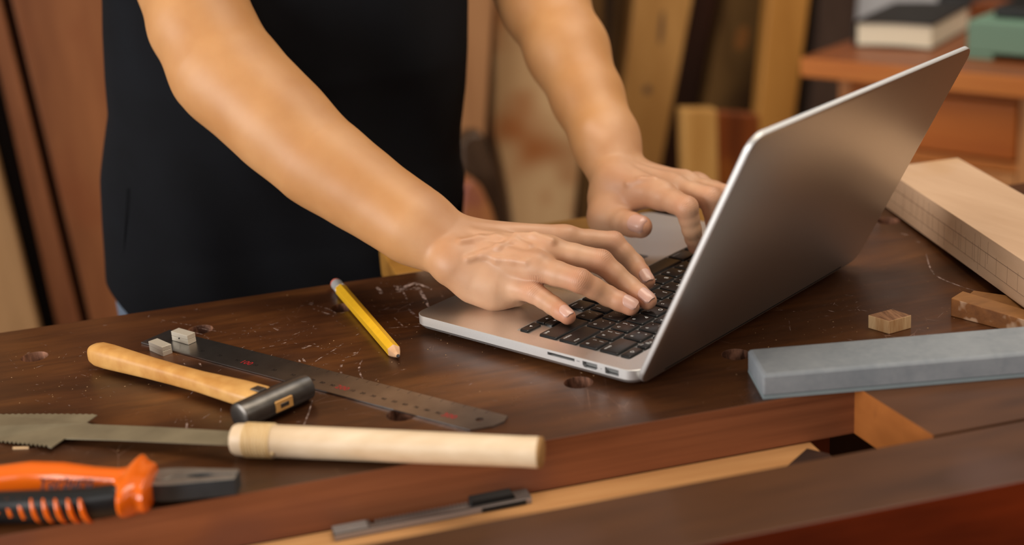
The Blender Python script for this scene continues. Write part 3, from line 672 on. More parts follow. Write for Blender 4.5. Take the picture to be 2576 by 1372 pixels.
n = len(poly); m = MB(); m.add([tuple(p) for p in poly] + [tuple(p + V(0, 0, .0007)) for p in poly], [tuple(range(n - 1, -1, -1)), tuple(range(n, 2 * n))] + [(i, (i + 1) % n, n + (i + 1) % n, n + i) for i in range(n)])
bl_ = make('blade', m, M_SAW, sw)
tang = [sp(575, 1096), sp(640, 1098), sp(640, 1118), sp(575, 1116)]

# ---- pliers
pr = thing('pliers', 'orange and black handled combination pliers with steel jaws, bottom left corner', 'pliers', (-.23, -.215, 0))
M_OR = plain('orange_plastic', srgb(236, 106, 20), rough=.20, coat=.3)
M_BLK = plain('black_grip_rubber', srgb(24, 25, 27), rough=.36)
M_PST = plain('plier_steel', srgb(136, 128, 120), rough=.42, metal=.5, noise=.18, nscale=70)
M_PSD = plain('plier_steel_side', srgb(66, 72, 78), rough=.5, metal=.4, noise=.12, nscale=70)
far = [(-140, 1262, .010), (-60, 1228, .012), (0, 1212, .013), (80, 1203, .0135), (160, 1204, .0135), (240, 1212, .0135), (300, 1216, .014), (345, 1214, .0145)]
make('far_handle', MB().tube([onz(*q) for q in far], [(.0070, .0080), (.0088, .0095), (.0094, .0100), (.0096, .0104), (.0090, .0100), (.0078, .0092), (.0078, .0092), (.0085, .0098)], 32, power=2.4), M_OR, pr, smooth='all')
near = [(-140, 1312, .0095), (-60, 1288, .0100), (0, 1277, .0100), (80, 1275, .0102), (160, 1272, .0104), (230, 1266, .0108), (290, 1258, .0112), (320, 1252, .012)]
NP = [onz(*q) for q in near]
make('near_handle', MB().tube(NP, [(.0075, .0085), (.0085, .0092), (.0090, .0096), (.0090, .0098), (.0088, .0098), (.0084, .0096), (.0082, .0096), (.0080, .0096)], 32, power=2.6), M_BLK, pr, smooth='all')
for x_ in (-22, 8, 36, 66, 96, 126, 156, 187, 217):
    c = onz(x_ + 4, 1274, .0102); d = unit(NP[5] - NP[2]); sdv = unit(np.cross(d, (0, 0, 1))); uu = np.cross(sdv, d)
    rg = []
    for k, a in enumerate(np.linspace(math.radians(-72), math.radians(52), 11)):
        wd = .0018 * math.sin(PI * (k + .9) / 12.0) ** .5
        q = c + sdv * .0091 * math.cos(a) + uu * .0099 * math.sin(a); nn = sdv * math.cos(a) + uu * math.sin(a); sh = d * (.0022 * (k / 10 - .5) * -1.6)
        rg.append([tuple(q + sh + d * wd - nn * .0008), tuple(q + sh + d * wd * .6 + nn * .0009), tuple(q + sh - d * wd * .6 + nn * .0009), tuple(q + sh - d * wd - nn * .0008)])
    make('grip_rib', MB().loft(rg), M_OR, pr, smooth='all')
# flared finger guard
gA, gB = onz(352, 1172, .0150), onz(330, 1296, .0080)
gax = unit(onz(420, 1215, .012) - onz(300, 1222, .012)); gsd = unit(np.cross(gax, (0, 0, 1)))
gc0 = onz(338, 1230, .0135); half = np.linalg.norm((gA - gB)[:2]) / 2
m = MB(); rg = []
NG = 40
for s_, a_, b_, horn in ((-.0105, .40, .66, 0), (-.0080, .52, .72, 0), (-.0062, .66, .80, .1), (-.0048, .96, .86, .3), (-.0030, 1.02, .92, .6), (-.0010, .99, .96, 1.0), (.0012, .90, .98, 1.2), (.0030, .80, .98, 1.15), (.0052, .76, .94, .8), (.0080, .80, .92, .35), (.0100, .82, .88, .1), (.0108, .76, .80, 0)):
    c = gc0 + gax * s_; ring = []
    for t in np.linspace(0, 2 * PI, NG + 1)[:-1]:
        cs, sn2 = math.copysign(abs(math.cos(t)) ** .75, math.cos(t)), math.copysign(abs(math.sin(t)) ** .8, math.sin(t))
        far_ = max(0, -math.cos(t)) ** 2
        ring.append(tuple(c + gsd * cs * (half * a_ + .0045 * horn * far_) + V(0, 0, 1) * (sn2 * .0125 * b_ + .0045 * horn * far_)))
    rg.append(ring)
m.loft(rg)
make('finger_guard', m, M_OR, pr, smooth=True, angle=50)
# jaws
jb, jt = onz(362, 1222, .009), onz(600, 1213, .009)
jd = unit(V(*(jt - jb)[:2], 0)); jn = V(jd[1], -jd[0], 0); JL = np.linalg.norm((jt - jb)[:2])
if jn[1] > 0: jn = -jn
def jp(s_, t, z): return tuple(V(jb[0], jb[1], 0) + jd * s_ + jn * t + V(0, 0, z))
TJ0, TJ1 = .0030, .0148
outer = [(0, .0105), (.014, .0118), (.020, .0118), (JL - .001, .0068), (JL, .0060)]
for sgn, nm in ((1, 'near_jaw'), (-1, 'far_jaw')):
    P = [jp(a, sgn * b, 0)[:2] for a, b in outer] + [jp(a, sgn * b, 0)[:2] for a, b in ((JL, .0003), (JL - .014, .0003), (JL - .018, .0016), (JL - .024, .0024), (JL - .030, .0016), (JL - .033, .0002), (0, .0002))]
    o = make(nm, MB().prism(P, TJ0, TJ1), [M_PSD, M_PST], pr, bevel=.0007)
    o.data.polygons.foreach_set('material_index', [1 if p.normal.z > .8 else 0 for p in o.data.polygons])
cc_ = jp(.013, .0, 0); make('pivot', MB().prism(circ(cc_[0], cc_[1], .0062, 28), .0025, .0156), M_PST, pr, bevel=.0006)
m = MB(); vs, fs = text_geo('Yorburo', .0100, 0, 0, 0, 'CENTER', bold=.0004)
d = unit(onz(215, 1208, .013) - onz(112, 1210, .013)); ax_ = unit(np.cross(V(0, 0, 1), d)); tc_ = onz(166, 1213, .0232)
vs2 = []
for x, y, _ in vs:
    yy = y; q = tc_ + d * x + ax_ * yy; zz = .0135 + .0100 * math.sqrt(max(0.05, 1 - ((yy - .0040) / .0090) ** 2)) + .00035; vs2.append((q[0], q[1], zz))
m.add(vs2, fs); make('printed_mark', m, plain('print_dark', srgb(48, 14, 20), rough=.6), pr)

# ---- snap-off knife in the slot
kn = thing('utility_knife', 'slim metal snap-off utility knife with black slider, lying in the bench slot', 'utility knife', (-.04, -.237, -.0367))
k0, k1 = onz(838, 1338, -.0330), onz(1330, 1243, -.0330)
kd = unit(k1 - k0); kn_ = V(-kd[1], kd[0], 0); KLn = np.linalg.norm(k1 - k0)
def kp(s_, t, z): return tuple(V(k0[0], k0[1], 0) + kd * s_ + kn_ * t + V(0, 0, z))
def kbox(s0, s1, t0, t1, z0, z1): return MB().hexa([kp(s0, t0, z0), kp(s1, t0, z0), kp(s1, t1, z0), kp(s0, t1, z0)], [kp(s0, t0, z1), kp(s1, t0, z1), kp(s1, t1, z1), kp(s0, t1, z1)])
zb = -.0366
b1 = kbox(0, KLn, -.0068, .0052, zb, zb + .0016); 
for q in (kbox(0, KLn, -.0068, -.0052, zb, zb + .0048), kbox(0, .024, .0038, .0052, zb, zb + .0046), kbox(KLn - .012, KLn, .0038, .0052, zb, zb + .0048), kbox(0, .024, -.0052, .0038, zb + .0040, zb + .0046), kbox(KLn - .010, KLn, -.0052, .0038, zb + .004, zb + .0046)):
    b1.add(q.v, q.f)
M_KN = plain('knife_metal', srgb(158, 148, 142), rough=.36, metal=.6, noise=.12, nscale=60)
make('channel_body', b1, plain('knife_channel', srgb(104, 96, 92), rough=.45, metal=.4), kn)
make('rail', kbox(.0, KLn, -.0072, -.0056, zb + .0003, zb + .0042), plain('knife_rail', srgb(158, 148, 144), rough=.4, metal=.3), kn, bevel=.0003)
make('spring_strip', kbox(KLn - .034, KLn - .004, -.0079, -.0073, zb + .0008, zb + .0036), M_RUBBER, kn)
make('nose_cap', kbox(.0, .022, -.0050, .0050, zb + .0040, zb + .0050), plain('knife_nose', srgb(150, 146, 144), rough=.4, metal=.4), kn, bevel=.0003)
tt = MB(); 
for k in range(26):
    s0 = .028 + k * .0026; tt.hexa([kp(s0, .0030, zb + .0016), kp(s0 + .0014, .0030, zb + .0016), kp(s0 + .0014, .0052, zb + .0016), kp(s0, .0052, zb + .0016)], [kp(s0, .0030, zb + .0036), kp(s0 + .0014, .0030, zb + .0036), kp(s0 + .0014, .0052, zb + .0036), kp(s0, .0052, zb + .0036)])
make('ratchet_teeth', tt, M_KN, kn)
make('blade', kbox(.004, KLn - .03, -.0048, .0028, zb + .0017, zb + .0023), M_KN, kn)
make('slider', kbox(KLn - .0400, KLn - .0115, -.0040, .0044, zb + .0022, zb + .0084), M_RUBBER, kn, bevel=.0008)
rv = kp(.0105, -.001, 0); make('rivet', MB().tube([V(rv[0], rv[1], zb + .0044), V(rv[0], rv[1], zb + .0052)], [.0015, .0009], 14, up=(0, 1, 0)), M_KN, kn, smooth='all')

# ---- pale chip by the saw teeth and a pale rounded piece behind the bench edge
ch = MB(); q0, q1 = onz(32, 1132, .0), onz(72, 1131, 0)
ch.hexa([(*q0[:2], .0001), (*q1[:2], .0001), (q1[0] + .0003, q1[1] + .0022, .0001), (q0[0] + .0003, q0[1] + .0022, .0001)], [(*q0[:2], .0012), (*q1[:2], .0012), (q1[0] + .0003, q1[1] + .0020, .0012), (q0[0] + .0003, q0[1] + .0020, .0012)])
tag(make('wood_chip', ch, plain('chip_wood', srgb(206, 172, 130), rough=.8)), 'tiny pale wood chip just below the saw teeth', 'wood chip')
kb = thing('wood_stub', 'pale rounded wood stub behind the back edge of the bench, under the forearm', 'wood piece', (.048, .178, 0))
kc = V(.050, .172, 0)
make('stub_body', MB().tube([kc + V(0, 0, z) for z in (0, .002, .008, .0125, .0150, .0158)], [.0135, .0150, .0152, .0128, .0078, .003], 28, up=(0, 1, 0)), plain('knob_wood', srgb(206, 176, 146), rough=.5), kb, smooth='all')
# ================================================================== BOARDS AND CABINET BEHIND THE BENCH
def edge_at(e, y):
    (x0, y0), (x1, y1) = e; return x0 + (x1 - x0) * (y - y0) / (y1 - y0)
def plank(name, label, left, right, Y, th, mat, ztop=.95, zbot=FZ, group=None, cat='board', bevel=.004):
    """a board standing on the floor in the plane Y; left/right = two sighted points of each long edge"""
    def zx(e, z):
        A, B = ony(*e[0], Y), ony(*e[1], Y); t = (z - A[2]) / (B[2] - A[2]); return A[0] + (B[0] - A[0]) * t
    q = [(zx(left, zbot), zbot), (zx(right, zbot), zbot), (zx(right, ztop), ztop), (zx(left, ztop), ztop)]
    t = thing(name, label, cat, ((q[0][0] + q[1][0]) / 2, Y + th / 2, zbot), group=group)
    make('board', MB().hexa([(x, Y, z) for x, z in q], [(x, Y + th, z) for x, z in q]), mat, t, bevel=bevel)
    return t
W_ = lambda n, d, l, **k: wood(n, srgb(*d), srgb(*l), grain=k.pop('grain', (16, 16, 2.2)), **k)
plank('wooden_board', 'pale tan board leaning at the far left edge of the picture', ((-420, 430), (-320, 838)), ((-6, 400), (104, 838)), 1.05, .03, W_('board_tan', (132, 98, 62), (162, 124, 84)))
plank('wooden_board', 'added near-black strip standing for the shaded gap between pale tan and reddish boards', ((-50, 210), (98, 838)), ((0, 218), (150, 835)), 1.12, .03, W_('gap_shade_black', (16, 11, 8), (30, 20, 13)))  # added strip coloured near-black where there is only a shaded gap
plank('wooden_board', 'narrow orange-brown board leaning left of the wide reddish board', ((2, 205), (142, 820)), ((6, 20), (204, 815)), 1.08, .03, W_('board_orangebrown', (102, 56, 28), (132, 80, 46)))
plank('wooden_board', 'added dark brown strip imitating the shaded gap between the two reddish boards on the left', ((0, 20), (190, 815)), ((34, 20), (236, 815)), 1.15, .02, W_('gap_shade_brown', (62, 32, 18), (84, 46, 26)))  # no board here: the gap's shade is painted as a dark strip
plank('wooden_board', 'wide reddish brown board standing directly behind the black shirt, left side', ((33, 20), (228, 815)), ((420, 20), (420, 815)), 1.09, .03, W_('board_red', (104, 58, 28), (142, 88, 50), patch=(srgb(116, 62, 30), 5, .56), grain=(7, 7, 1.0)))
plank('wooden_board', 'smooth light brown plank right of the black shirt, above the dark curved leg', ((1090, 0), (1080, 560)), ((1243, 0), (1222, 340)), 1.28, .03, W_('board_lightbrown', (146, 102, 66), (172, 126, 86), rings=.15))
# big pale live-edge slab
def flatpiece(name, label, cat, pts, Y, th, mat, extra=None, bevel=.008):
    P = [ony(x, y, Y) for x, y in pts]
    lo = min(p[2] for p in P)
    t = thing(name, label, cat, (sum(p[0] for p in P) / len(P), Y + th / 2, FZ))
    n = len(P); vs = [(p[0], Y, p[2]) for p in P] + [(p[0], Y + th, p[2]) for p in P]
    m = MB().add(vs, [tuple(range(n)), tuple(range(2 * n - 1, n - 1, -1))] + [(i, i + n, (i + 1) % n + n, (i + 1) % n) for i in range(n)])
    make('body', m, mat, t, bevel=bevel); return t
zf = lambda x, Y: 686 + FPX * 0  # unused
def foot(x, Y):      # picture row where the floor meets plane Y below column x
    lo, hi = 0, 6000
    for _ in range(40):
        mid = (lo + hi) / 2
        if ony(x, mid, Y)[2] > FZ: lo = mid
        else: hi = mid
    return lo
Y = 1.33
flatpiece('live_edge_slab', 'wide pale live-edge wood slab with orange stains, between shirt and left forearm', 'slab',
          [(1246, -900), (1244, 0), (1243, 200), (1240, 330), (1256, 400), (1276, 480), (1290, 560), (1310, foot(1310, Y)), (1440, foot(1440, Y)), (1446, 560), (1460, 430), (1474, 300), (1482, 0), (1490, -900)][::-1],
          Y, .05, W_('slab_pale', (170, 134, 94), (198, 164, 122), patch=(srgb(150, 92, 48), 5.5, .52), grain=(5, 5, 1.4), rings=.2))
Y = 1.12
flatpiece('curved_chair_leg', 'dark brown curved furniture leg standing behind the right side of the shirt', 'furniture leg',
          [(1158, 360), (1180, 340), (1216, 334), (1234, 385), (1256, 440), (1276, 510), (1292, 600), (1300, foot(1300, Y)), (1236, foot(1236, Y)), (1238, 640), (1230, 540), (1206, 470), (1160, 430)][::-1],
          Y, .05, W_('leg_dark', (50, 34, 22), (82, 60, 42)))
Y = 1.055
flatpiece('round_wood_piece', 'orange-red rounded wooden piece low behind the shirt, above the right wrist', 'wood piece',
          [(1160, 520), (1166, 470), (1186, 452), (1214, 474), (1238, 525), (1258, 590), (1266, foot(1266, Y)), (1150, foot(1150, Y)), (1150, 600)][::-1],
          Y, .05, W_('piece_orange', (142, 84, 54), (186, 130, 74), patch=(srgb(128, 70, 62), 9, .5)), bevel=.012)
plank('wooden_board', 'narrow brown board standing right of the left forearm, leftmost of that row', ((1470, 0), (1466, 560)), ((1522, 0), (1516, 560)), 1.62, .03, W_('board_n1', (104, 72, 36), (138, 100, 56)))
plank('wooden_board', 'dim grey-brown board just left of the tan knotty plank', ((1552, 0), (1500, 560)), ((1602, 0), (1550, 560)), 1.55, .03, W_('board_n2', (86, 60, 32), (112, 82, 46)))
kt = plank('wooden_board', 'broad tan plank with a dark knot and crack, leaning right of left forearm', ((1596, 0), (1542, 430)), ((1744, 0), (1662, 430)), 1.42, .035, W_('board_tanknot', (148, 104, 52), (180, 134, 76), rings=.2))
def spot(px, py, rx, ry, Y, parent, mat, name='knot', rot=0):
    c = ony(px, py, Y); k = FPX / 2.5
    vs = [(c[0] + (rx * math.cos(a) * math.cos(rot) - ry * math.sin(a) * math.sin(rot)) / k, Y - .0006, c[2] + (rx * math.cos(a) * math.sin(rot) + ry * math.sin(a) * math.cos(rot)) / k) for a in np.linspace(0, 2 * PI, 25)[:-1]]
    m = MB(); m.add(vs + [(x, Y + .004, z) for x, y, z in vs], [tuple(range(24)), tuple(range(47, 23, -1))] + [(i, i + 24, (i + 1) % 24 + 24, (i + 1) % 24) for i in range(24)])
    make(name, m, mat, parent)
M_KNOT = plain('knot_dark', srgb(96, 68, 40), rough=.8); M_KNOTO = plain('knot_orange', srgb(128, 80, 30), rough=.8, noise=.2, nscale=40)
spot(1628, 226, 12, 13, 1.42, kt, M_KNOT); spot(1664, 70, 7, 46, 1.42, kt, M_KNOT, 'crack', -.12)
plank('wooden_board', 'dark maroon board right of the tan knotty plank', ((1740, 0), (1652, 430)), ((1806, 0), (1742, 430)), 1.56, .03, W_('board_maroon', (40, 20, 10), (62, 32, 18)))
kt = plank('wooden_board', 'dull brown board with an orange knot, behind the short upright block', ((1822, 0), (1768, 280)), ((1938, 0), (1906, 280)), 1.52, .03, W_('board_dull', (84, 60, 30), (118, 88, 50), patch=(srgb(58, 38, 20), 4, .55)))
spot(1866, 96, 20, 34, 1.52, kt, M_KNOTO, 'knot', -.3)
plank('wooden_board', 'bright ochre plank standing upright left of the cabinet corner', ((1936, 0), (1904, 330)), ((2038, 0), (1996, 330)), 1.40, .035, W_('board_ochre', (160, 108, 46), (188, 134, 66), rings=.2))
plank('wooden_board', 'dusky purple-grey board standing behind the cabinet corner', ((2062, 0), (2034, 300)), ((2160, 0), (2128, 300)), 1.62, .03, W_('board_dusky', (66, 50, 42), (88, 70, 60)))
# two short upright offcuts side by side
def short(name, label, x0, x1, ytop, Y, mat, slant=0):
    P = [ony(x0, ytop, Y), ony(x1, ytop + slant, Y)]; a, b = P[0][0], P[1][0]
    t = thing(name, label, 'wood block', ((a + b) / 2, Y, FZ))
    make('block', MB().hexa([(a, Y, FZ), (b, Y, FZ), (b, Y + .03, FZ), (a, Y + .03, FZ)], [(a, Y, P[0][2]), (b, Y, P[1][2]), (b, Y + .03, P[1][2]), (a, Y + .03, P[0][2])]), mat, t, bevel=.004)
short('wooden_block', 'short tan upright offcut standing behind the far hand', 1718, 1806, 276, 1.16, W_('block_tan', (172, 124, 62), (196, 150, 86)))
short('wooden_block', 'short reddish brown upright offcut between the tan one and the laptop lid', 1800, 1912, 282, 1.20, W_('block_orange', (104, 50, 20), (140, 72, 28), patch=(srgb(176, 106, 40), 6, .6)), 8)

wp = thing('white_panel', 'bluish white panel standing behind the cabinet', 'panel', (1.55, 1.80, FZ))
A_, B_ = ony(2156, 0, 1.78), ony(2620, 0, 1.78)
make('panel', MB().box((A_[0], 1.78, FZ), (B_[0] - .2, 1.80, 1.2)), plain('white_paint', srgb(214, 218, 226), rough=.7), wp, bevel=.002)

# ---- cabinet
ZC = -.0458
cabinet = thing('cabinet', 'orange-brown wooden cabinet with framed drawers and doors, behind the laptop on the right', 'cabinet', (.8248, 1.0264, FZ), math.radians(-56.1))
M_CAB = wood('cabinet_wood', srgb(188, 104, 42), srgb(216, 138, 66), rough=.45, grain=(2.2, 14, 14), rings=.2)
M_CABV = wood('cabinet_wood_upright', srgb(178, 108, 56), srgb(212, 150, 94), rough=.45, grain=(14, 14, 2.2), rings=.2)
M_CABP = wood('cabinet_panel', srgb(172, 88, 28), srgb(200, 114, 44), rough=.4, grain=(2, 12, 12), rings=.2)
M_CABT = wood('cabinet_top_wood', srgb(116, 62, 34), srgb(148, 88, 52), rough=.4, grain=(2, 12, 12))
M_CABD = plain('cabinet_shadow_gap', srgb(70, 32, 12), rough=.7)
h = -FZ + ZC
def cbx(name, lo, hi, mat, bevel=.0015, parent=None): return make(name, MB().box(lo, hi), mat, parent or cabinet, local=True, bevel=bevel)
o = cbx('top', (-.002, 0, h - .031), (1.02, .50, h), [M_CABT, M_CAB], .003)
o.data.polygons.foreach_set('material_index', [1 if p.normal.y < -.8 else 0 for p in o.data.polygons])
cbx('carcass', (.055, .045, .04), (.98, .49, h - .031), M_CABD)
cbx('side_panel', (.050, .04, .0), (.056, .49, h - .031), M_CABV)
def stile(x, w_): cbx('stile', (x, .030, .0), (x + w_, .046, h - .031), M_CABV)
for x in (.050, .345, .640, .950): stile(x, .022 if x < .9 else .03)
for x0, x1 in ((.072, .345), (.367, .640), (.662, .950)):
    cbx('rail', (x0, .031, h - .045), (x1, .046, h - .031), M_CABP)
    cbx('rail', (x0, .031, h - .152), (x1, .046, h - .136), M_CAB)
    cbx('rail', (x0, .031, .0), (x1, .046, .06), M_CAB)
    d_ = cbx('drawer', (x0 + .002, .026, h - .133), (x1 - .002, .046, h - .048), M_CABP, .003)
    n_ = 2; wdt = (x1 - x0) / n_
    for k in range(n_):
        a, b = x0 + k * wdt + .002, x0 + (k + 1) * wdt - .002
        dr = cbx('door', (a, .030, .062), (b, .044, h - .155), M_CABV, .002)
        pp = cbx('door_panel', (a + .022, .0275, .085), (b - .022, .032, h - .178), M_CAB, .002); pp.parent = dr

# ---- book, green box and case on the cabinet
bk0 = V(.9339, 1.0577, ZC); bkd = unit((.657, -.754, 0)); bkn = V(-bkd[1], bkd[0], 0)
book = thing('book', 'thick closed book with cream pages and dark cover, on the cabinet corner', 'book', bk0)
def bp(a, b, z): return tuple(bk0 + bkd * a + bkn * b + V(0, 0, z))
BW, BD, BHh = .126, .185, .041
rg = []
for k, b in enumerate(np.linspace(.003, BD, 5)):
    pass
pg = MB(); n_ = 9; xs = np.linspace(.003, BW - .002, n_)
bot = [.0030 + .0020 * math.sin(PI * x / BW) * -0 + .0022 * math.sin(PI * x / BW) for x in xs]; tp = [BHh - .003 + .0018 * math.sin(PI * x / BW * .9) for x in xs]
ring = lambda b: [bp(x, b, z) for x, z in zip(xs, bot)] + [bp(x, b, z) for x, z in zip(xs[::-1], tp[::-1])]
make('pages', pg.loft([ring(.003), ring(BD)]), plain('paper_cream', srgb(232, 222, 198), rough=.8, noise=.03, nscale=500), book)
M_COVER = plain('cover_dark', srgb(26, 22, 18), rough=.6)
cv = MB(); xs2 = np.linspace(-.001, BW, n_)
for zf_ in (0, 1):
    lo = [(.0022 * math.sin(PI * x / BW) if not zf_ else BHh - .003 + .0018 * math.sin(PI * x / BW * .9)) for x in xs2]
    rr = lambda b: [bp(x, b, z) for x, z in zip(xs2, lo)] + [bp(x, b, z + .003) for x, z in zip(xs2[::-1], lo[::-1])]
    cv.loft([rr(0), rr(BD + .004)])
cv.hexa([bp(-.003, 0, 0), bp(0, 0, 0), bp(0, BD + .004, 0), bp(-.003, BD + .004, 0)], [bp(-.003, 0, BHh), bp(0, 0, BHh), bp(0, BD + .004, BHh), bp(-.003, BD + .004, BHh)])
make('cover', cv, M_COVER, book)

gb0 = onz(2429, 147, ZC); gu = V(.557, -.83, 0); gv = V(.83, .557, 0)
green = thing('green_case', 'sage green metal case with a notched foot, right of the book on the cabinet', 'case', gb0)
M_GREEN = plain('green_enamel', srgb(112, 146, 126), rough=.45); M_GRD = plain('case_black', srgb(26, 27, 26), rough=.4)
def gp(a, b, z): return tuple(gb0 + gu * a + gv * b + V(0, 0, z))
def gbox(a0, a1, b0, b1, z0, z1): return MB().hexa([gp(a0, b0, z0), gp(a1, b0, z0), gp(a1, b1, z0), gp(a0, b1, z0)], [gp(a0, b0, z1), gp(a1, b0, z1), gp(a1, b1, z1), gp(a0, b1, z1)])
make('case_body', gbox(0, .22, 0, .15, .0095, .058), M_GREEN, green, bevel=.003)
for a0, a1 in ((0, .042), (.178, .22)):
    make('foot', gbox(a0, a1, .0005, .15, 0, .0096), M_GREEN, green, bevel=.002)
make('case_lid', gbox(.028, .215, .03, .145, .058, .076), M_GRD, green, bevel=.004)
make('latch', gbox(.095, .115, .024, .03, .062, .072), plain('latch_chrome', srgb(170, 172, 176), rough=.3, metal=.8), green, bevel=.001)
rb0 = onz(2440, 60, ZC)
rbx = thing('red_wood_box', 'small reddish brown box behind the green case on the cabinet', 'box', rb0)
def rbp(a, b, z): return tuple(rb0 + gu * a + gv * b + V(0, 0, z))
make('box_body', MB().hexa([rbp(0, 0, 0), rbp(.06, 0, 0), rbp(.06, .06, 0), rbp(0, .06, 0)], [rbp(0, 0, .035), rbp(.06, 0, .035), rbp(.06, .06, .035), rbp(0, .06, .035)]), M_CABT, rbx, bevel=.002)
dk0 = onz(2330, 18, ZC)
dkx = thing('dark_case', 'long low black case lying at the back of the cabinet top', 'case', dk0)
def dkp(a, b, z): return tuple(dk0 + gu * a + gv * b + V(0, 0, z))
make('case_body', MB().hexa([dkp(0.02, 0, 0), dkp(.36, 0, 0), dkp(.36, .05, 0), dkp(.02, .05, 0)], [dkp(.02, 0, .03), dkp(.36, 0, .03), dkp(.36, .05, .03), dkp(.02, .05, .03)]), M_GRD, dkx, bevel=.004)
# ================================================================== PERSON
person = thing('person', 'person in a black t-shirt leaning over the bench, both hands typing on the laptop', 'person', (-.05, .36, FZ))
# ---- signed-distance modelling: tapered capsules blended into one surface, polygonised with surface nets
def cap(P, c):
    a, b, r1, r2 = c[:4]; ab = b - a; L2 = float(ab @ ab) + 1e-12; pa = P - a
    t = np.clip((pa @ ab) / L2, 0, 1); q = pa - t[:, None] * ab
    if len(c) > 4 and c[4] is not None:     # flattened across n by factor k
        n, k = c[4]; h = q @ n; d2 = np.einsum('ij,ij->i', q, q) + h * h * (k * k - 1)
    else: d2 = np.einsum('ij,ij->i', q, q)
    return np.sqrt(d2) - (r1 + (r2 - r1) * t)
def smin(a, b, k):
    h = np.maximum(k - np.abs(a - b), 0) / k
    return np.minimum(a, b) - h * h * k * .25
class Limb:
    def __init__(s): s.arm = []; s.palm = []; s.fingers = []; s.extra = []; s.wrist = None
    def field(s, P, hand=True, arm=True):
        d = np.full(len(P), 9.0, np.float32)
        if arm:
            for c in s.arm: d = smin(d, cap(P, c), .022)
        if hand:
            for c in s.palm: d = smin(d, cap(P, c), .010)
            f = np.full(len(P), 9.0, np.float32)
            for fing in s.fingers:
                g = np.full(len(P), 9.0, np.float32)
                for c in fing: g = smin(g, cap(P, c), .0022)
                f = smin(f, g, .0012)
            d = smin(d, f, .0065)
            for c in s.extra: d = smin(d, cap(P, c), .0050)
        return d
    def __call__(s, P, reach=.15):
        P = np.asarray(P, np.float32); out = np.empty(len(P), np.float32)
        dw = np.linalg.norm(P - s.wrist, axis=1); side = (P - s.wrist) @ s.hdir
        far_arm = (dw > .06) & (side < -.04); far_hand = (side > .075)
        mid = ~(far_arm | far_hand)
        if far_arm.any(): out[far_arm] = s.field(P[far_arm], hand=False)
        if far_hand.any(): out[far_hand] = s.field(P[far_hand], arm=False)
        if mid.any(): out[mid] = s.field(P[mid])
        return out
def nets(F, lo, hi, h, B=8):
    lo = np.array(lo, float); hi = np.array(hi, float); nb = np.ceil((hi - lo) / (h * B)).astype(int)
    I = np.stack(np.meshgrid(*[np.arange(k) for k in nb], indexing='ij'), -1).reshape(-1, 3)
    keep = []
    for s in range(0, len(I), 200000):
        c = lo + (I[s:s + 200000] + .5) * h * B; keep.append(np.abs(F(c)) < h * B * .87 * 1.5 + h)
    I = I[np.concatenate(keep)]
    dims = nb * B + 2; g = np.arange(B + 1); G = np.stack(np.meshgrid(g, g, g, indexing='ij'), -1).reshape(-1, 3)
    N1 = B + 1; ids_all = []; pos_all = []; quads = []
    corners = np.array([(i, j, k) for i in (0, 1) for j in (0, 1) for k in (0, 1)])
    edges = [(a, b) for a in range(8) for b in range(a + 1, 8) if np.abs(corners[a] - corners[b]).sum() == 1]
    lin = lambda c: (c[..., 0] * dims[1] + c[..., 1]) * dims[2] + c[..., 2]
    CH = 400
    for s in range(0, len(I), CH):
        Ib = I[s:s + CH]; base = Ib * B
        pts = lo + (base[:, None, :] + G[None]) * h
        val = F(pts.reshape(-1, 3)).reshape(len(Ib), N1, N1, N1)
        cv = np.stack([val[:, i:i + B, j:j + B, k:k + B] for i, j, k in corners], -1)
        ins = cv < 0; act = ins.any(-1) & ~ins.all(-1)
        b, x, y, z = np.nonzero(act)
        if len(b):
            cvv = cv[b, x, y, z]; acc = np.zeros((len(b), 3)); cnt = np.zeros(len(b))
            for e0, e1 in edges:
                v0, v1 = cvv[:, e0], cvv[:, e1]; m = (v0 < 0) != (v1 < 0)
                t = np.where(m, v0 / np.where(m, v0 - v1, 1), 0)
                acc += np.where(m[:, None], corners[e0] + t[:, None] * (corners[e1] - corners[e0]), 0); cnt += m
            cell = base[b] + np.stack([x, y, z], -1); ids_all.append(lin(cell + 1)); pos_all.append(lo + (cell + acc / cnt[:, None]) * h)
        for ax in range(3):
            o = [0, 0, 0]; o[ax] = 1
            v0 = val[:, :B, :B, :B]; v1 = val[:, o[0]:o[0] + B, o[1]:o[1] + B, o[2]:o[2] + B]
            m = (v0 < 0) != (v1 < 0); b, x, y, z = np.nonzero(m)
            if not len(b): continue
            c = base[b] + np.stack([x, y, z], -1) + 1; u, w_ = [(1, 2), (2, 0), (0, 1)][ax]
            e1 = np.zeros(3, int); e1[u] = 1; e2 = np.zeros(3, int); e2[w_] = 1
            q = np.stack([lin(c - e1 - e2), lin(c - e2), lin(c), lin(c - e1)], -1)
            flip = v0[b, x, y, z] > 0; q[flip] = q[flip][:, ::-1]; quads.append(q)
    ids = np.concatenate(ids_all); pos = np.concatenate(pos_all); quads = np.concatenate(quads)
    u, first = np.unique(ids, return_index=True); pos = pos[first]
    k = np.searchsorted(u, quads); k = np.minimum(k, len(u) - 1); ok = (u[k] == quads).all(1)
    k = k[ok]
    # settle on the surface
    for _ in range(2):
        d = F(pos); e = h * .5; gr = np.stack([F(pos + np.eye(3)[i] * e) - F(pos - np.eye(3)[i] * e) for i in range(3)], -1) / (2 * e)
        g2 = np.maximum((gr ** 2).sum(1), .25); pos = pos - gr * np.clip(d / g2, -h, h)[:, None]
    return pos, k
def A(*q): return at(*q).astype(np.float64)
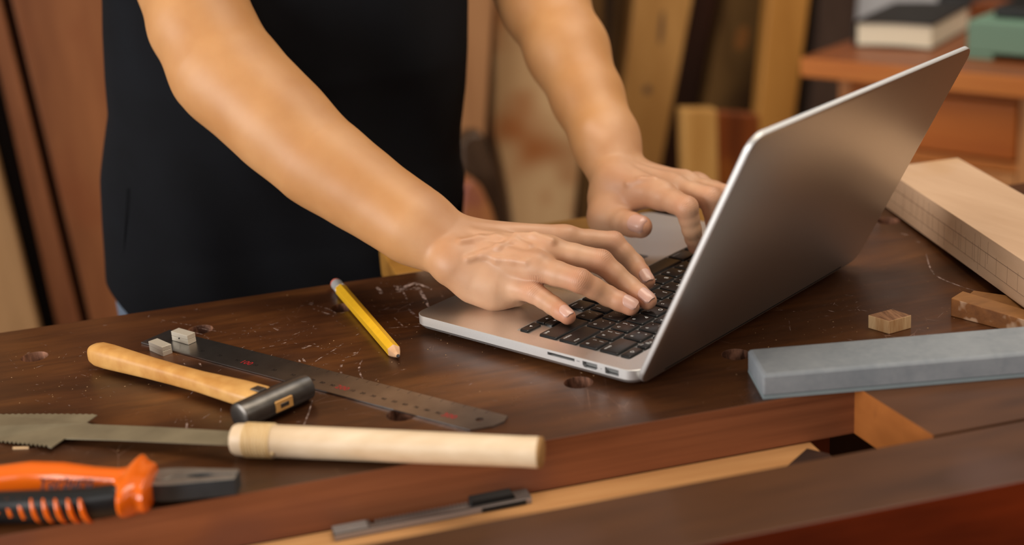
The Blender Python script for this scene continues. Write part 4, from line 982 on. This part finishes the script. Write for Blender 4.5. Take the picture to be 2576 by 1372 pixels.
def finger(js, rs):
    """js: tip, DIP, PIP, MCP centres; rs: their radii"""
    t, d, p, m = js; rt, rd_, rp, rm = rs; out = []
    def seg(a, b, ra, rb, waist):
        c = (a + b) / 2; rc = (ra + rb) / 2 * waist; return [(a, c, ra, rc), (c, b, rc, rb)]
    out += seg(t, d, rt, rd_, 1.0) + seg(d, p, rd_, rp, .95) + seg(p, m, rp, rm, .95)
    return out
# ---- right arm and hand (nearer the camera)
Rr = Limb()
RF = {
 'pinky': ([A(1428, 797, 1.105), A(1391, 769, 1.1168), A(1345, 738, 1.1245), A(1272, 716, 1.146)], (.0063, .0073, .0083, .0100)),
 'ring': ([A(1586, 772, 1.1145), A(1529, 745, 1.119), A(1459, 707, 1.112), A(1345, 672, 1.130)], (.0070, .0080, .0094, .0112)),
 'middle': ([A(1629, 757, 1.1225), A(1583, 722, 1.134), A(1512, 659, 1.137), A(1375, 632, 1.142)], (.0072, .0083, .0096, .0116)),
 'index': ([A(1627, 708, 1.165), A(1597, 665, 1.179), A(1543, 611, 1.182), A(1422, 604, 1.180)], (.0068, .0078, .0092, .0108)),
}
WR = A(1124, 620, 1.172)
Rr.wrist = WR
fdR = unit(RF['middle'][0][3] - WR); Rr.hdir = fdR
rowR = unit(RF['index'][0][3] - RF['pinky'][0][3]); rowR = unit(rowR - fdR * (rowR @ fdR)); upR = unit(np.cross(rowR, fdR)); upR = upR if upR[2] > 0 else -upR
for k, (nm, off) in enumerate((('pinky', -.0185), ('ring', -.007), ('middle', .005), ('index', .016))):
    m = RF[nm][0][3]; c = WR + fdR * .012 + rowR * off + upR * -.001; rm = RF[nm][1][3]
    Rr.palm.append((c, m, .0140, rm + .0005))
# fleshy side of the palm resting on the laptop, and the hidden thumb side
hy_ = [(onz(1148, 668, .050), .0180), (onz(1196, 706, .0375), .0165), (onz(1246, 725, .0322), .0158), (onz(1302, 733, .0285), .0118)]
for (a, ra), (b, rb) in zip(hy_[:-1], hy_[1:]): Rr.palm.append((a, b, ra, rb))
pc_ = (RF['ring'][0][3] + RF['middle'][0][3]) / 2
Rr.palm.append((WR + fdR * .02 - upR * .008, pc_ - fdR * .006 - upR * .005, .015, .0125, (upR, 1.15)))
th0 = WR + fdR * .018 + rowR * .017 - upR * .008; th1 = A(1318, 628, 1.190); th2 = A(1392, 640, 1.192); th3 = A(1436, 655, 1.190)
Rr.palm.append((th0, th1, .0145, .0120))
Rr.fingers = [finger(*RF[k]) for k in ('pinky', 'ring', 'middle', 'index')] + [[(th1, th2, .0115, .0098), (th2, th3, .0098, .0088)]]
for nm, off in (('ring', -.004), ('middle', .004), ('index', .011)):       # extensor tendons
    m = RF[nm][0][3] + upR * (RF[nm][1][3] - .0012); Rr.extra.append((WR + fdR * .014 + rowR * off + upR * .0118, m - fdR * .006, .0018, .0026))
for nm in ('pinky', 'ring', 'middle', 'index'):
    m = RF[nm][0][3]; Rr.extra.append((m + upR * (RF[nm][1][3] - .0040), m + upR * (RF[nm][1][3] - .0040) + fdR * .004, .0046, .0044))
st_ = [(1124, 620, 1.172, 0), (1040, 566, 1.180, .0262), (950, 506, 1.190, .0285), (872, 452, 1.198, .0312), (795, 398, 1.206, .0345), (705, 312, 1.216, .0385), (622, 232, 1.226, .0392), (562, 158, 1.236, .0385), (505, 60, 1.250, .0405), (474, -60, 1.275, .043), (455, -190, 1.31, .046), (440, -420, 1.38, .051), (470, -700, 1.47, .060)]
fa = unit(WR - A(950, 506, 1.19)); nW = unit(np.cross(fa, rowR)); 
Rr.arm.append((WR + rowR * .0095 + fdR * .004, A(1040, 566, 1.180) + rowR * .006, .0185, .0232)); Rr.arm.append((WR - rowR * .0095 + fdR * .002, A(1040, 566, 1.180) - rowR * .006, .0190, .0232))
for k in range(1, len(st_) - 1):
    a, b = st_[k], st_[k + 1]; Rr.arm.append((A(*a[:3]), A(*b[:3]), a[3], b[3]))
Rr.arm.append((A(528, 196, 1.235), A(540, 210, 1.232), .0280, .0270))       # elbow
Rr.extra.append((WR - rowR * .014 - fdR * .016 + upR * .008, WR - rowR * .014 - fdR * .008 + upR * .008, .0090, .0080))
# ---- left arm and hand
Lr = Limb()
LF = {
 'index': ([A(1750, 621, 1.232), A(1740, 578, 1.216), A(1727, 523, 1.208), A(1664, 493, 1.236)], (.0066, .0080, .0098, .0112)),
 'middle': ([A(1803, 604, 1.249), A(1799, 556, 1.232), A(1788, 500, 1.224), A(1694, 476, 1.253)], (.0070, .0083, .0100, .0114)),
 'ring': ([A(1836, 596, 1.258), A(1834, 545, 1.248), A(1822, 493, 1.240), A(1726, 468, 1.269)], (.0068, .0080, .0094, .0110)),
 'pinky': ([A(1862, 585, 1.270), A(1858, 540, 1.266), A(1842, 494, 1.258), A(1752, 468, 1.285)], (.0062, .0072, .0084, .0100)),
}
WL = A(1553, 446, 1.290); Lr.wrist = WL
fdL = unit((LF['index'][0][3] + LF['middle'][0][3]) / 2 - WL); Lr.hdir = fdL
rowL = unit(LF['pinky'][0][3] - LF['index'][0][3]); rowL = unit(rowL - fdL * (rowL @ fdL)); upL = unit(np.cross(rowL, fdL)); upL = upL if upL[2] > 0 else -upL
for nm, off in (('index', -.015), ('middle', -.004), ('ring', .007), ('pinky', .0175)):
    Lr.palm.append((WL + fdL * .010 + rowL * off, LF[nm][0][3], .0150, LF[nm][1][3] + .0005))
Lr.palm.append((WL + fdL * .02 - upL * .008, (LF['middle'][0][3] + LF['ring'][0][3]) / 2 - fdL * .006 - upL * .006, .016, .012))
T = [A(1612, 571, 1.230), A(1566, 560, 1.246), A(1524, 549, 1.266), A(1520, 503, 1.280)]
Lr.palm += [(T[3], T[2], .0150, .0140), (WL + fdL * .012 - rowL * .012, T[2], .0150, .0130), (T[2] + upL * .003, LF['index'][0][3] - upL * .002 - fdL * .016, .0105, .0075)]
Lr.fingers = [finger(*LF[k]) for k in LF] + [[(T[0], T[0] * .5 + T[1] * .5, .0097, .0106), (T[0] * .5 + T[1] * .5, T[1], .0106, .0106), (T[1], T[2], .0110, .0130)]]
for nm, off in (('index', -.009), ('middle', -.002), ('ring', .006)):
    m = LF[nm][0][3] + upL * (LF[nm][1][3] - .0012); Lr.extra.append((WL + fdL * .014 + rowL * off + upL * .0128, m - fdL * .004, .0018, .0028))
for nm in LF:
    m = LF[nm][0][3]; Lr.extra.append((m + upL * (LF[nm][1][3] - .0040), m + upL * (LF[nm][1][3] - .0040) + fdL * .004, .0048, .0046))
sl = [(1553, 446, 1.290, .0228), (1523, 352, 1.312, .0246), (1478, 246, 1.338, .0292), (1428, 130, 1.365, .0350), (1368, 5, 1.398, .0388), (1325, -90, 1.425, .0410), (1290, -200, 1.44, .043), (1262, -330, 1.45, .046), (1180, -640, 1.55, .058)]
Lr.arm.append((WL + rowL * .006, A(1523, 352, 1.312) + rowL * .004, .0190, .0225)); Lr.arm.append((WL - rowL * .006, A(1523, 352, 1.312) - rowL * .004, .0190, .0225))
for a, b in zip(sl[1:-1], sl[2:]): Lr.arm.append((A(*a[:3]), A(*b[:3]), a[3], b[3]))
Lr.extra.append((WL + rowL * .012 - fdL * .010 + upL * .012, WL + rowL * .012 - fdL * .006 + upL * .012, .0085, .008))

def hit(L, x, y, t0=.95, t1=1.5):
    d = ray(x, y); t = t0
    for _ in range(60):
        v = float(L(np.array([CAM + d * t]))[0]); t += v * .8
        if v < .0002: break
    return CAM + d * t
def veins(L, paths):
    out = []
    for pth, r in paths:
        P = [hit(L, x, y) for x, y in pth]
        for a, b in zip(P[:-1], P[1:]): out.append((a - CF * (-.0004), b - CF * (-.0004), r, r))
    L.extra += out
veins(Rr, [([(1160, 608), (1205, 600), (1250, 599), (1296, 606), (1330, 622)], .0017), ([(1178, 652), (1216, 640), (1255, 622), (1292, 606)], .0016),
           ([(1216, 640), (1250, 652), (1290, 655), (1322, 660)], .0013), ([(1300, 590), (1345, 592), (1388, 606)], .0015)])
veins(Lr, [([(1580, 462), (1612, 452), (1646, 450)], .0014)])
HS = .0012
verts = []; faces = []; col_hand = []; kn_attr = []; pale = []
def limb_mesh(L, FS, row, up):
    caps = L.arm + L.palm + sum(L.fingers, [])
    lo = np.min([np.minimum(c[0], c[1]) - max(c[2], c[3]) for c in caps], 0) - .004; hi = np.max([np.maximum(c[0], c[1]) + max(c[2], c[3]) for c in caps], 0) + .004
    pos, q = nets(L, lo, hi, HS)
    b = sum(len(v) for v in verts); verts.append(pos); faces.append(q + b)
    hand = np.clip(((pos - L.wrist) @ L.hdir + .03) / .06, 0, 1); col_hand.append(hand)
    att = np.zeros((len(pos), 3)); red = np.zeros(len(pos))
    for js, rs in FS:
        for j, (prev, nxt), wd, am in ((1, (2, 0), .0040, .8), (2, (3, 1), .0052, 1.0)):
            c = js[j]; a1 = unit(c - js[prev]); a2 = unit(js[nxt] - c); ax = unit(a1 + a2); dn = a1 - a2; dn = dn - ax * (dn @ ax)
            dors = unit(dn + up * .25); dors = unit(dors - ax * (dors @ ax)); lat = np.cross(ax, dors)
            p = pos - c; s_ = p @ ax; l_ = p @ lat; d_ = p @ dors; near_ = np.linalg.norm(p, axis=1) < .016
            mk_ = np.exp(-(s_ / wd) ** 2) * np.clip(d_ / (rs[j] * .6), 0, 1) * np.exp(-(l_ / (rs[j] * .95)) ** 4) * am * near_
            sel = mk_ > att[:, 2]; att[sel] = np.stack([s_[sel] * 1000, l_[sel] * 1000, mk_[sel]], -1)
        red = np.maximum(red, np.exp(-(np.linalg.norm(pos - js[0], axis=1) / .012) ** 2)); red = np.maximum(red, .7 * np.exp(-(np.linalg.norm(pos - js[2], axis=1) / .011) ** 2))
    kn_attr.append(np.concatenate([att, red[:, None]], 1))
    c = hit(L, 1498, 327, 1.1); e_ = unit(hit(L, 1522, 343, 1.1) - hit(L, 1474, 311, 1.1)); q_ = pos - c; al = q_ @ e_; ac = np.linalg.norm(q_ - al[:, None] * e_, axis=1)
    pale.append(np.exp(-(al / .013) ** 4 - (ac / .0065) ** 2) if L is Lr else np.zeros(len(pos)))
limb_mesh(Rr, list(RF.values()), rowR, upR); limb_mesh(Lr, list(LF.values()) + [((T[0], T[1], T[2], T[3]), (.01, .0108, .013, .015))], rowL, upL)
# ---- trunk, neck and head under the clothes and above the frame, and the legs (coarser)
sR, sL = A(470, -700, 1.47), A(1180, -640, 1.55)
tc_ = V(-.05, .355, 0)
class Trunk:
    caps = [(V(-.13, .36, -.02), V(.02, .36, -.02), .078, .078), (V(-.12, .36, .20), V(.02, .36, .20), .078, .078), (V(-.10, .355, -.02), V(-.10, .36, .24), .085, .09), (V(.0, .355, -.02), V(.0, .36, .24), .085, .09),
            (V(-.10, .35, .25), sR * .6 + V(-.05, .32, .50) * .4, .08, .07), (V(.0, .35, .25), sL * .6 + V(-.05, .32, .50) * .4, .08, .07), (sR, V(-.05, .30, .50), .058, .06), (sL, V(-.05, .30, .50), .058, .06),
            (V(-.05, .33, .30), V(-.05, .29, .52), .10, .07), (V(-.05, .28, .52), V(-.05, .235, .64), .055, .052), (V(-.05, .215, .70), V(-.05, .225, .76), .072, .082), (V(-.05, .155, .66), V(-.05, .18, .70), .040, .055)]
    def __call__(s, P):
        P = np.asarray(P, np.float32); d = np.full(len(P), 9.0, np.float32)
        for c in s.caps: d = smin(d, cap(P, c), .05)
        return d
tr = Trunk(); pos, q = nets(tr, (-.5, .0, -.2), (.5, .62, .92), .009)
b = sum(len(v) for v in verts); verts.append(pos); faces.append(q + b); col_hand.append(np.zeros(len(pos))); kn_attr.append(np.zeros((len(pos), 4))); pale.append(np.zeros(len(pos)))
VV = np.concatenate(verts); FFc = np.concatenate(faces); Hh = np.concatenate(col_hand); KN = np.concatenate(kn_attr)
loc = V(*person.location); VV = VV - loc
me = bpy.data.meshes.new('body'); me.vertices.add(len(VV)); me.vertices.foreach_set('co', VV.astype(np.float32).ravel())
me.loops.add(len(FFc) * 4); me.loops.foreach_set('vertex_index', FFc.astype(np.int32).ravel())
me.polygons.add(len(FFc)); me.polygons.foreach_set('loop_start', (np.arange(len(FFc)) * 4).astype(np.int32)); me.polygons.foreach_set('loop_total', np.full(len(FFc), 4, np.int32))
me.polygons.foreach_set('use_smooth', [True] * len(FFc)); me.update(calc_edges=True); me.validate()
for nm, arr in (('hand', Hh), ('pale', np.concatenate(pale)), ('red', KN[:, 3]), ('crease_s', KN[:, 0]), ('crease_l', KN[:, 1]), ('crease_m', KN[:, 2])):
    a_ = me.attributes.new(nm, 'FLOAT', 'POINT'); a_.data.foreach_set('value', arr.astype(np.float32))
def skin_material():
    t = NT('skin'); p = t.p; tc = t.n('TexCoord')
    at1 = lambda n: t.n('Attribute', attribute_name=n).outputs['Fac']
    nz = t.n('TexNoise'); nz.inputs['Scale'].default_value = 22; nz.inputs['Detail'].default_value = 4; t.l(tc.outputs['Object'], nz.inputs['Vector'])
    c1 = t.ramp(nz.outputs[0], [(.3, srgb(188, 134, 84)), (.7, srgb(202, 150, 100))])
    c2 = t.ramp(nz.outputs[0], [(.3, srgb(186, 137, 104)), (.7, srgb(206, 163, 130))])
    c = t.mix(at1('hand'), c1, c2)
    rf = t.n('Math', operation='MULTIPLY'); t.l(at1('red'), rf.inputs[0]); rf.inputs[1].default_value = .5
    c = t.mix(rf.outputs[0], c, srgb(192, 112, 90))
    c = t.mix(at1('pale'), c, srgb(208, 160, 122))
    # knuckle creases: curved lines across the joint, broken up by noise
    s_, l_, m_ = at1('crease_s'), at1('crease_l'), at1('crease_m')
    l2 = t.n('Math', operation='MULTIPLY'); t.l(l_, l2.inputs[0]); t.l(l_, l2.inputs[1])
    sg = t.n('Math', operation='MULTIPLY'); t.l(l2.outputs[0], sg.inputs[0]); sg.inputs[1].default_value = .03
    n2 = t.n('TexNoise'); n2.inputs['Scale'].default_value = 260; n2.inputs['Detail'].default_value = 3; t.l(tc.outputs['Object'], n2.inputs['Vector'])
    ab = t.n('Math', operation='ABSOLUTE'); t.l(s_, ab.inputs[0]); ad = t.n('Math', operation='ADD'); t.l(ab.outputs[0], ad.inputs[0]); t.l(sg.outputs[0], ad.inputs[1])
    nn = t.n('Math', operation='MULTIPLY_ADD'); t.l(n2.outputs[0], nn.inputs[0]); nn.inputs[1].default_value = 2.2; t.l(ad.outputs[0], nn.inputs[2])
    w_ = t.n('Math', operation='MULTIPLY'); t.l(nn.outputs[0], w_.inputs[0]); w_.inputs[1].default_value = 4.2
    sn_ = t.n('Math', operation='SINE'); t.l(w_.outputs[0], sn_.inputs[0])
    pw = t.n('MapRange'); t.l(sn_.outputs[0], pw.inputs[0]); pw.inputs[1].default_value = .45; pw.inputs[2].default_value = 1; pw.inputs[3].default_value = 0; pw.inputs[4].default_value = 1
    cm = t.n('Math', operation='MULTIPLY'); t.l(pw.outputs[0], cm.inputs[0]); t.l(m_, cm.inputs[1])
    cd_ = t.n('Math', operation='MULTIPLY'); t.l(cm.outputs[0], cd_.inputs[0]); cd_.inputs[1].default_value = .32
    c = t.mix(cd_.outputs[0], c, srgb(140, 84, 60)); t.l(c, p.inputs['Base Color'])
    iv = t.n('Math', operation='MULTIPLY'); t.l(cm.outputs[0], iv.inputs[0]); iv.inputs[1].default_value = -1
    n3 = t.n('TexNoise'); n3.inputs['Scale'].default_value = 900; n3.inputs['Detail'].default_value = 3; t.l(tc.outputs['Object'], n3.inputs['Vector'])
    b1_ = t.bump(n3.outputs[0], .12, .0004); t.l(t.bump(iv.outputs[0], .35, .0005, b1_), p.inputs['Normal'])
    p.inputs['Roughness'].default_value = .47; p.inputs['Specular IOR Level'].default_value = .42
    p.inputs['Subsurface Weight'].default_value = .10; p.inputs['Subsurface Radius'].default_value = (1, .35, .18); p.inputs['Subsurface Scale'].default_value = .006
    return t.m
M_SKIN = skin_material(); me.materials.append(M_SKIN)
body = bpy.data.objects.new('body', me); COL.objects.link(body); body.parent = person

# ---- fingernails laid on the skin surface
M_NAIL = plain('nail', srgb(202, 158, 142), rough=.32, coat=.15)
def nail(caps_, tip, dip, pip, up, w_, ln_, back, dors=None):
    def L(P):
        d = np.full(len(P), 9.0)
        for c in caps_: d = smin(d, cap(P, c), .0022)
        return d
    a = unit(tip - dip)
    if dors is None:
        b0 = unit(dip - pip); dn = b0 - a; dn = dn - a * (dn @ a); dors = unit(dn) * .25 + up
    dors = unit(dors - a * (dors @ a)); lat = np.cross(a, dors)
    nu, nv = 11, 12; P = []
    for v in np.linspace(0, 1, nv):
        wv = 1.0
        if v < .28: wv = math.sqrt(max(.0, 1 - ((.28 - v) / .28) ** 2 * .80))
        if v > .72: wv = math.sqrt(max(.0, 1 - ((v - .72) / .28) ** 2 * .62))
        for u in np.linspace(-1, 1, nu):
            P.append(tip + a * (-back + v * ln_) + lat * (u * wv * w_) + dors * .016)
    P = np.array(P)
    for _ in range(40):
        d = L(P); P = P - dors * np.clip(d - .00025, -.002, .004)[:, None] * .8
    # keep the plate a smooth shallow arch, straight along its length past the fingertip
    Hh_ = (P - tip) @ dors; u_ = np.tile(np.linspace(-1, 1, nu), nv); v_ = np.repeat(np.linspace(0, 1, nv), nu)
    wv_ = np.abs((P - tip) @ lat) / w_; ok = (np.abs(L(P)) < .0006) & (v_ < .62)
    mk = lambda a_, v: np.stack([np.ones_like(a_), a_ ** 2, v, a_ ** 4], 1); co, *_r = np.linalg.lstsq(mk(wv_, v_)[ok], Hh_[ok], rcond=None)
    fit = mk(wv_, v_) @ co - .0010 * np.clip(v_ - .55, 0, 1) ** 2 * 4; bl_ = np.clip((v_ - .55) / .3, 0, 1); tgt = np.where(Hh_ > -.002, np.minimum(fit, Hh_ + .0006), fit - .0030 * bl_ ** 2); fit = fit * (1 - bl_) + tgt * bl_; P = P + dors * (fit - Hh_ + .0002)[:, None]
    top_ = P + dors * .00025; dz_ = .0012 + .0050 * np.clip((v_ - .72) / .28, 0, 1); bot_ = P - dors * dz_[:, None] - a * (.0010 * np.clip((v_ - .72) / .28, 0, 1))[:, None]; m = MB(); N = nu * nv
    fs = [(j * nu + i, j * nu + i + 1, (j + 1) * nu + i + 1, (j + 1) * nu + i) for j in range(nv - 1) for i in range(nu - 1)]
    rim = [i for i in range(nu)] + [j * nu + nu - 1 for j in range(1, nv)] + [(nv - 1) * nu + i for i in range(nu - 2, -1, -1)] + [j * nu for j in range(nv - 2, 0, -1)]
    m.add(list(map(tuple, top_)) + list(map(tuple, bot_)), fs + [(rim[k], rim[(k + 1) % len(rim)], N + rim[(k + 1) % len(rim)], N + rim[k]) for k in range(len(rim))])
    return make('fingernail', m, M_NAIL, person, smooth=True, angle=60)
NW = {'pinky': (.0046, .0102, .0058), 'ring': (.0053, .0118, .0068), 'middle': (.0055, .0122, .0070), 'index': (.0053, .0116, .0068)}
upn = unit(V(0, -.30, 1))
for nm, (js, rs) in RF.items():
    nail(finger(js, rs), js[0], js[1], js[2], unit(upR - ray(1500, 750) * .55), *NW[nm])
for nm, (js, rs) in LF.items():
    nail(finger(js, rs), js[0], js[1], js[2], unit(upL + fdL * .6), *NW[nm])
nail(Lr.fingers[-1], T[0], T[1], T[2], upL, .0076, .0142, .0062, dors=unit(-ray(1612, 566)) + V(.10, 0, .22))

# ---- black t-shirt
def fabric(name, c1, c2, rough, sheen):
    t = NT(name); p = t.p; tc = t.n('TexCoord'); nz = t.n('TexNoise'); nz.inputs['Scale'].default_value = 9; nz.inputs['Detail'].default_value = 4; t.l(tc.outputs['Object'], nz.inputs['Vector'])
    t.l(t.ramp(nz.outputs[0], [(.3, c1), (.7, c2)]), p.inputs['Base Color']); p.inputs['Roughness'].default_value = rough; p.inputs['Sheen Weight'].default_value = sheen; p.inputs['Specular IOR Level'].default_value = .15
    n2 = t.n('TexNoise'); n2.inputs['Scale'].default_value = 1400; t.l(tc.outputs['Object'], n2.inputs['Vector']); t.l(t.bump(n2.outputs[0], .25, .0004), p.inputs['Normal']); return t.m
M_SHIRT = fabric('black_jersey', srgb(13, 14, 17), srgb(19, 21, 26), .92, .0)
M_JEANS = fabric('blue_denim', srgb(86, 98, 116), srgb(110, 124, 142), .85, .1)
YT = .345
left_px = [(-700, 130), (-400, 200), (-200, 240), (0, 256), (80, 257), (200, 263), (290, 271), (370, 260), (450, 251), (560, 256), (640, 262), (700, 265), (745, 277), (800, 300), (900, 310)]
right_px = [(-700, 1260), (-400, 1200), (-200, 1166), (0, 1165), (100, 1164), (200, 1160), (300, 1150), (360, 1146), (420, 1160), (480, 1169), (545, 1164), (600, 1156), (700, 1140), (900, 1120)]
def interp(tab, y): return float(np.interp(y, [a for a, b in tab], [b for a, b in tab]))
def sil(tab, ys): P = [ony(interp(tab, y), y, YT) for y in ys]; return np.array([p[2] for p in P]), np.array([p[0] for p in P])
ysam = np.linspace(-690, 880, 90)
zl, xl = sil(left_px, ysam); zr, xr = sil(right_px, ysam)
def xlr(z): return float(np.interp(z, zl[::-1], xl[::-1])), float(np.interp(z, zr[::-1], xr[::-1]))
NS, NZ = 180, 120; rg = []
for k in range(NZ):
    f = k / (NZ - 1); ring = []
    for i in range(NS):
        th = 2 * PI * i / NS; c, s_ = math.cos(th), math.sin(th)
        hem = -.125 + .096 * abs(c) ** 2.6
        if c > 0 and s_ < 0: hem = -.125 + .165 * abs(c) ** 1.5
        z = hem + (.50 - hem) * f
        a, b = xlr(max(z, -.05)); cx, hw = (a + b) / 2, (b - a) / 2
        if z < -.05: pass
        dp = .100 + .028 * min(1, max(0, z / .16))
        if z > .38: t_ = (z - .38) / .12; hw *= 1 - .25 * t_ * t_; dp *= 1 - .25 * t_ * t_
        x = cx + hw * math.copysign(abs(c) ** .86, c); y = YT + dp * math.copysign(abs(s_) ** .80, s_)
        # cloth folds: soft diagonal drags from the reaching shoulders, and a few vertical ones
        am = (.5 - .5 * s_) 
        fo = .0050 * math.sin(34 * (x * .8 - z * .62) + 1.2 * math.sin(9 * z)) * math.exp(-((x + .12) / .10) ** 2) + .0035 * math.sin(46 * (x + .35 * z) + 2) * math.exp(-((x - .02) / .12) ** 2) + .0026 * math.sin(70 * (x + .2 * z)) + .004 * math.sin(22 * (x + 1.3 * z) + 1)
        fo *= am * (1 - .8 * abs(c) ** 4)
        ring.append((x, y - fo, z))
    rg.append(ring)
sh = MB().loft(rg, cap=False)
for s_, e_ in ((sR, A(452, -250, 1.32)), (sL, A(1285, -230, 1.435))):
    base_ = V(-.05, .33, .47); sh.tube([base_ * .55 + s_ * .45 + V(0, 0, .01), s_ + V(0, 0, .012), s_ * .5 + e_ * .5, e_], [.085, .082, .070, .068], 40, cap=False)
shirt = make('t_shirt', sh, M_SHIRT, person, smooth='all')
so = shirt.modifiers.new('thick', 'SOLIDIFY'); so.thickness = .0016; so.offset = -1
# side seam
seam = MB(); pts = []
for y_ in np.linspace(430, 690, 14):
    x_ = 318 - 10 * math.sin((y_ - 420) / 350 * PI * .6) + (0 if y_ < 700 else -(y_ - 700) * .15); p0 = ony(x_, y_, YT)
    a, b = xlr(p0[2]); cx, hw = (a + b) / 2, (b - a) / 2; cc = max(-1, min(1, (p0[0] - cx) / hw)); c = math.copysign(abs(cc) ** (1 / .86), cc)
    pts.append(V(p0[0], YT - (.100 + .028 * min(1, max(0, p0[2] / .16))) * (1 - c * c) ** .4, p0[2]))
make('side_seam', seam.tube(pts, [.0005] * 14, 6, up=(0, 1, 0)), M_SHIRT, person, smooth='all')
# ---- jeans
jm = MB()
hip = []
for z, hw, dp in ((.0, .168, .080), (-.06, .180, .086), (-.14, .178, .092), (-.20, .172, .094)):
    hip.append([(-.058 + hw * math.copysign(abs(math.cos(t)) ** .9, math.cos(t)), YT + .012 + dp * math.copysign(abs(math.sin(t)) ** .85, math.sin(t)), z) for t in np.linspace(0, 2 * PI, 65)[:-1]])
jm.loft(hip)
for sx_ in (-1, 1):
    jm.tube([V(-.058 + sx_ * .078, YT + .012, -.15), V(-.058 + sx_ * .082, YT + .012, -.35), V(-.058 + sx_ * .086, YT + .015, -.58), V(-.058 + sx_ * .09, YT + .02, -.80)], [.088, .076, .062, .056], 32, up=(0, 1, 0))
make('jeans', jm, M_JEANS, person, smooth=True, angle=60)
for sx_ in (-1, 1):
    rg = []; cx = -.058 + sx_ * .09
    for z, l0, l1, hw in ((FZ, -.17, .06, .044), (FZ + .02, -.175, .065, .047), (FZ + .05, -.15, .06, .044), (FZ + .085, -.05, .055, .040)):
        rg.append([(cx + hw * math.cos(t), YT + .02 + (l0 + l1) / 2 + (l1 - l0) / 2 * math.sin(t), z) for t in np.linspace(0, 2 * PI, 33)[:-1]])
    make('shoe', MB().loft(rg), M_RUBBER, person, smooth=True, angle=50)
# hair, on the head above the frame
hr = MB(); rg = []
for k, z in enumerate(np.linspace(.70, .852, 9)):
    r = math.sqrt(max(.02, 1 - ((z - .76) / .094) ** 2)); rg.append([(-.05 + .094 * r * math.cos(t), .232 + .100 * r * math.sin(t) if math.sin(t) > -.35 else .232 - .035 * r, z) for t in np.linspace(0, 2 * PI, 41)[:-1]])
make('hair', hr.loft(rg), plain('hair_black', srgb(18, 14, 12), rough=.5), person, smooth='all')
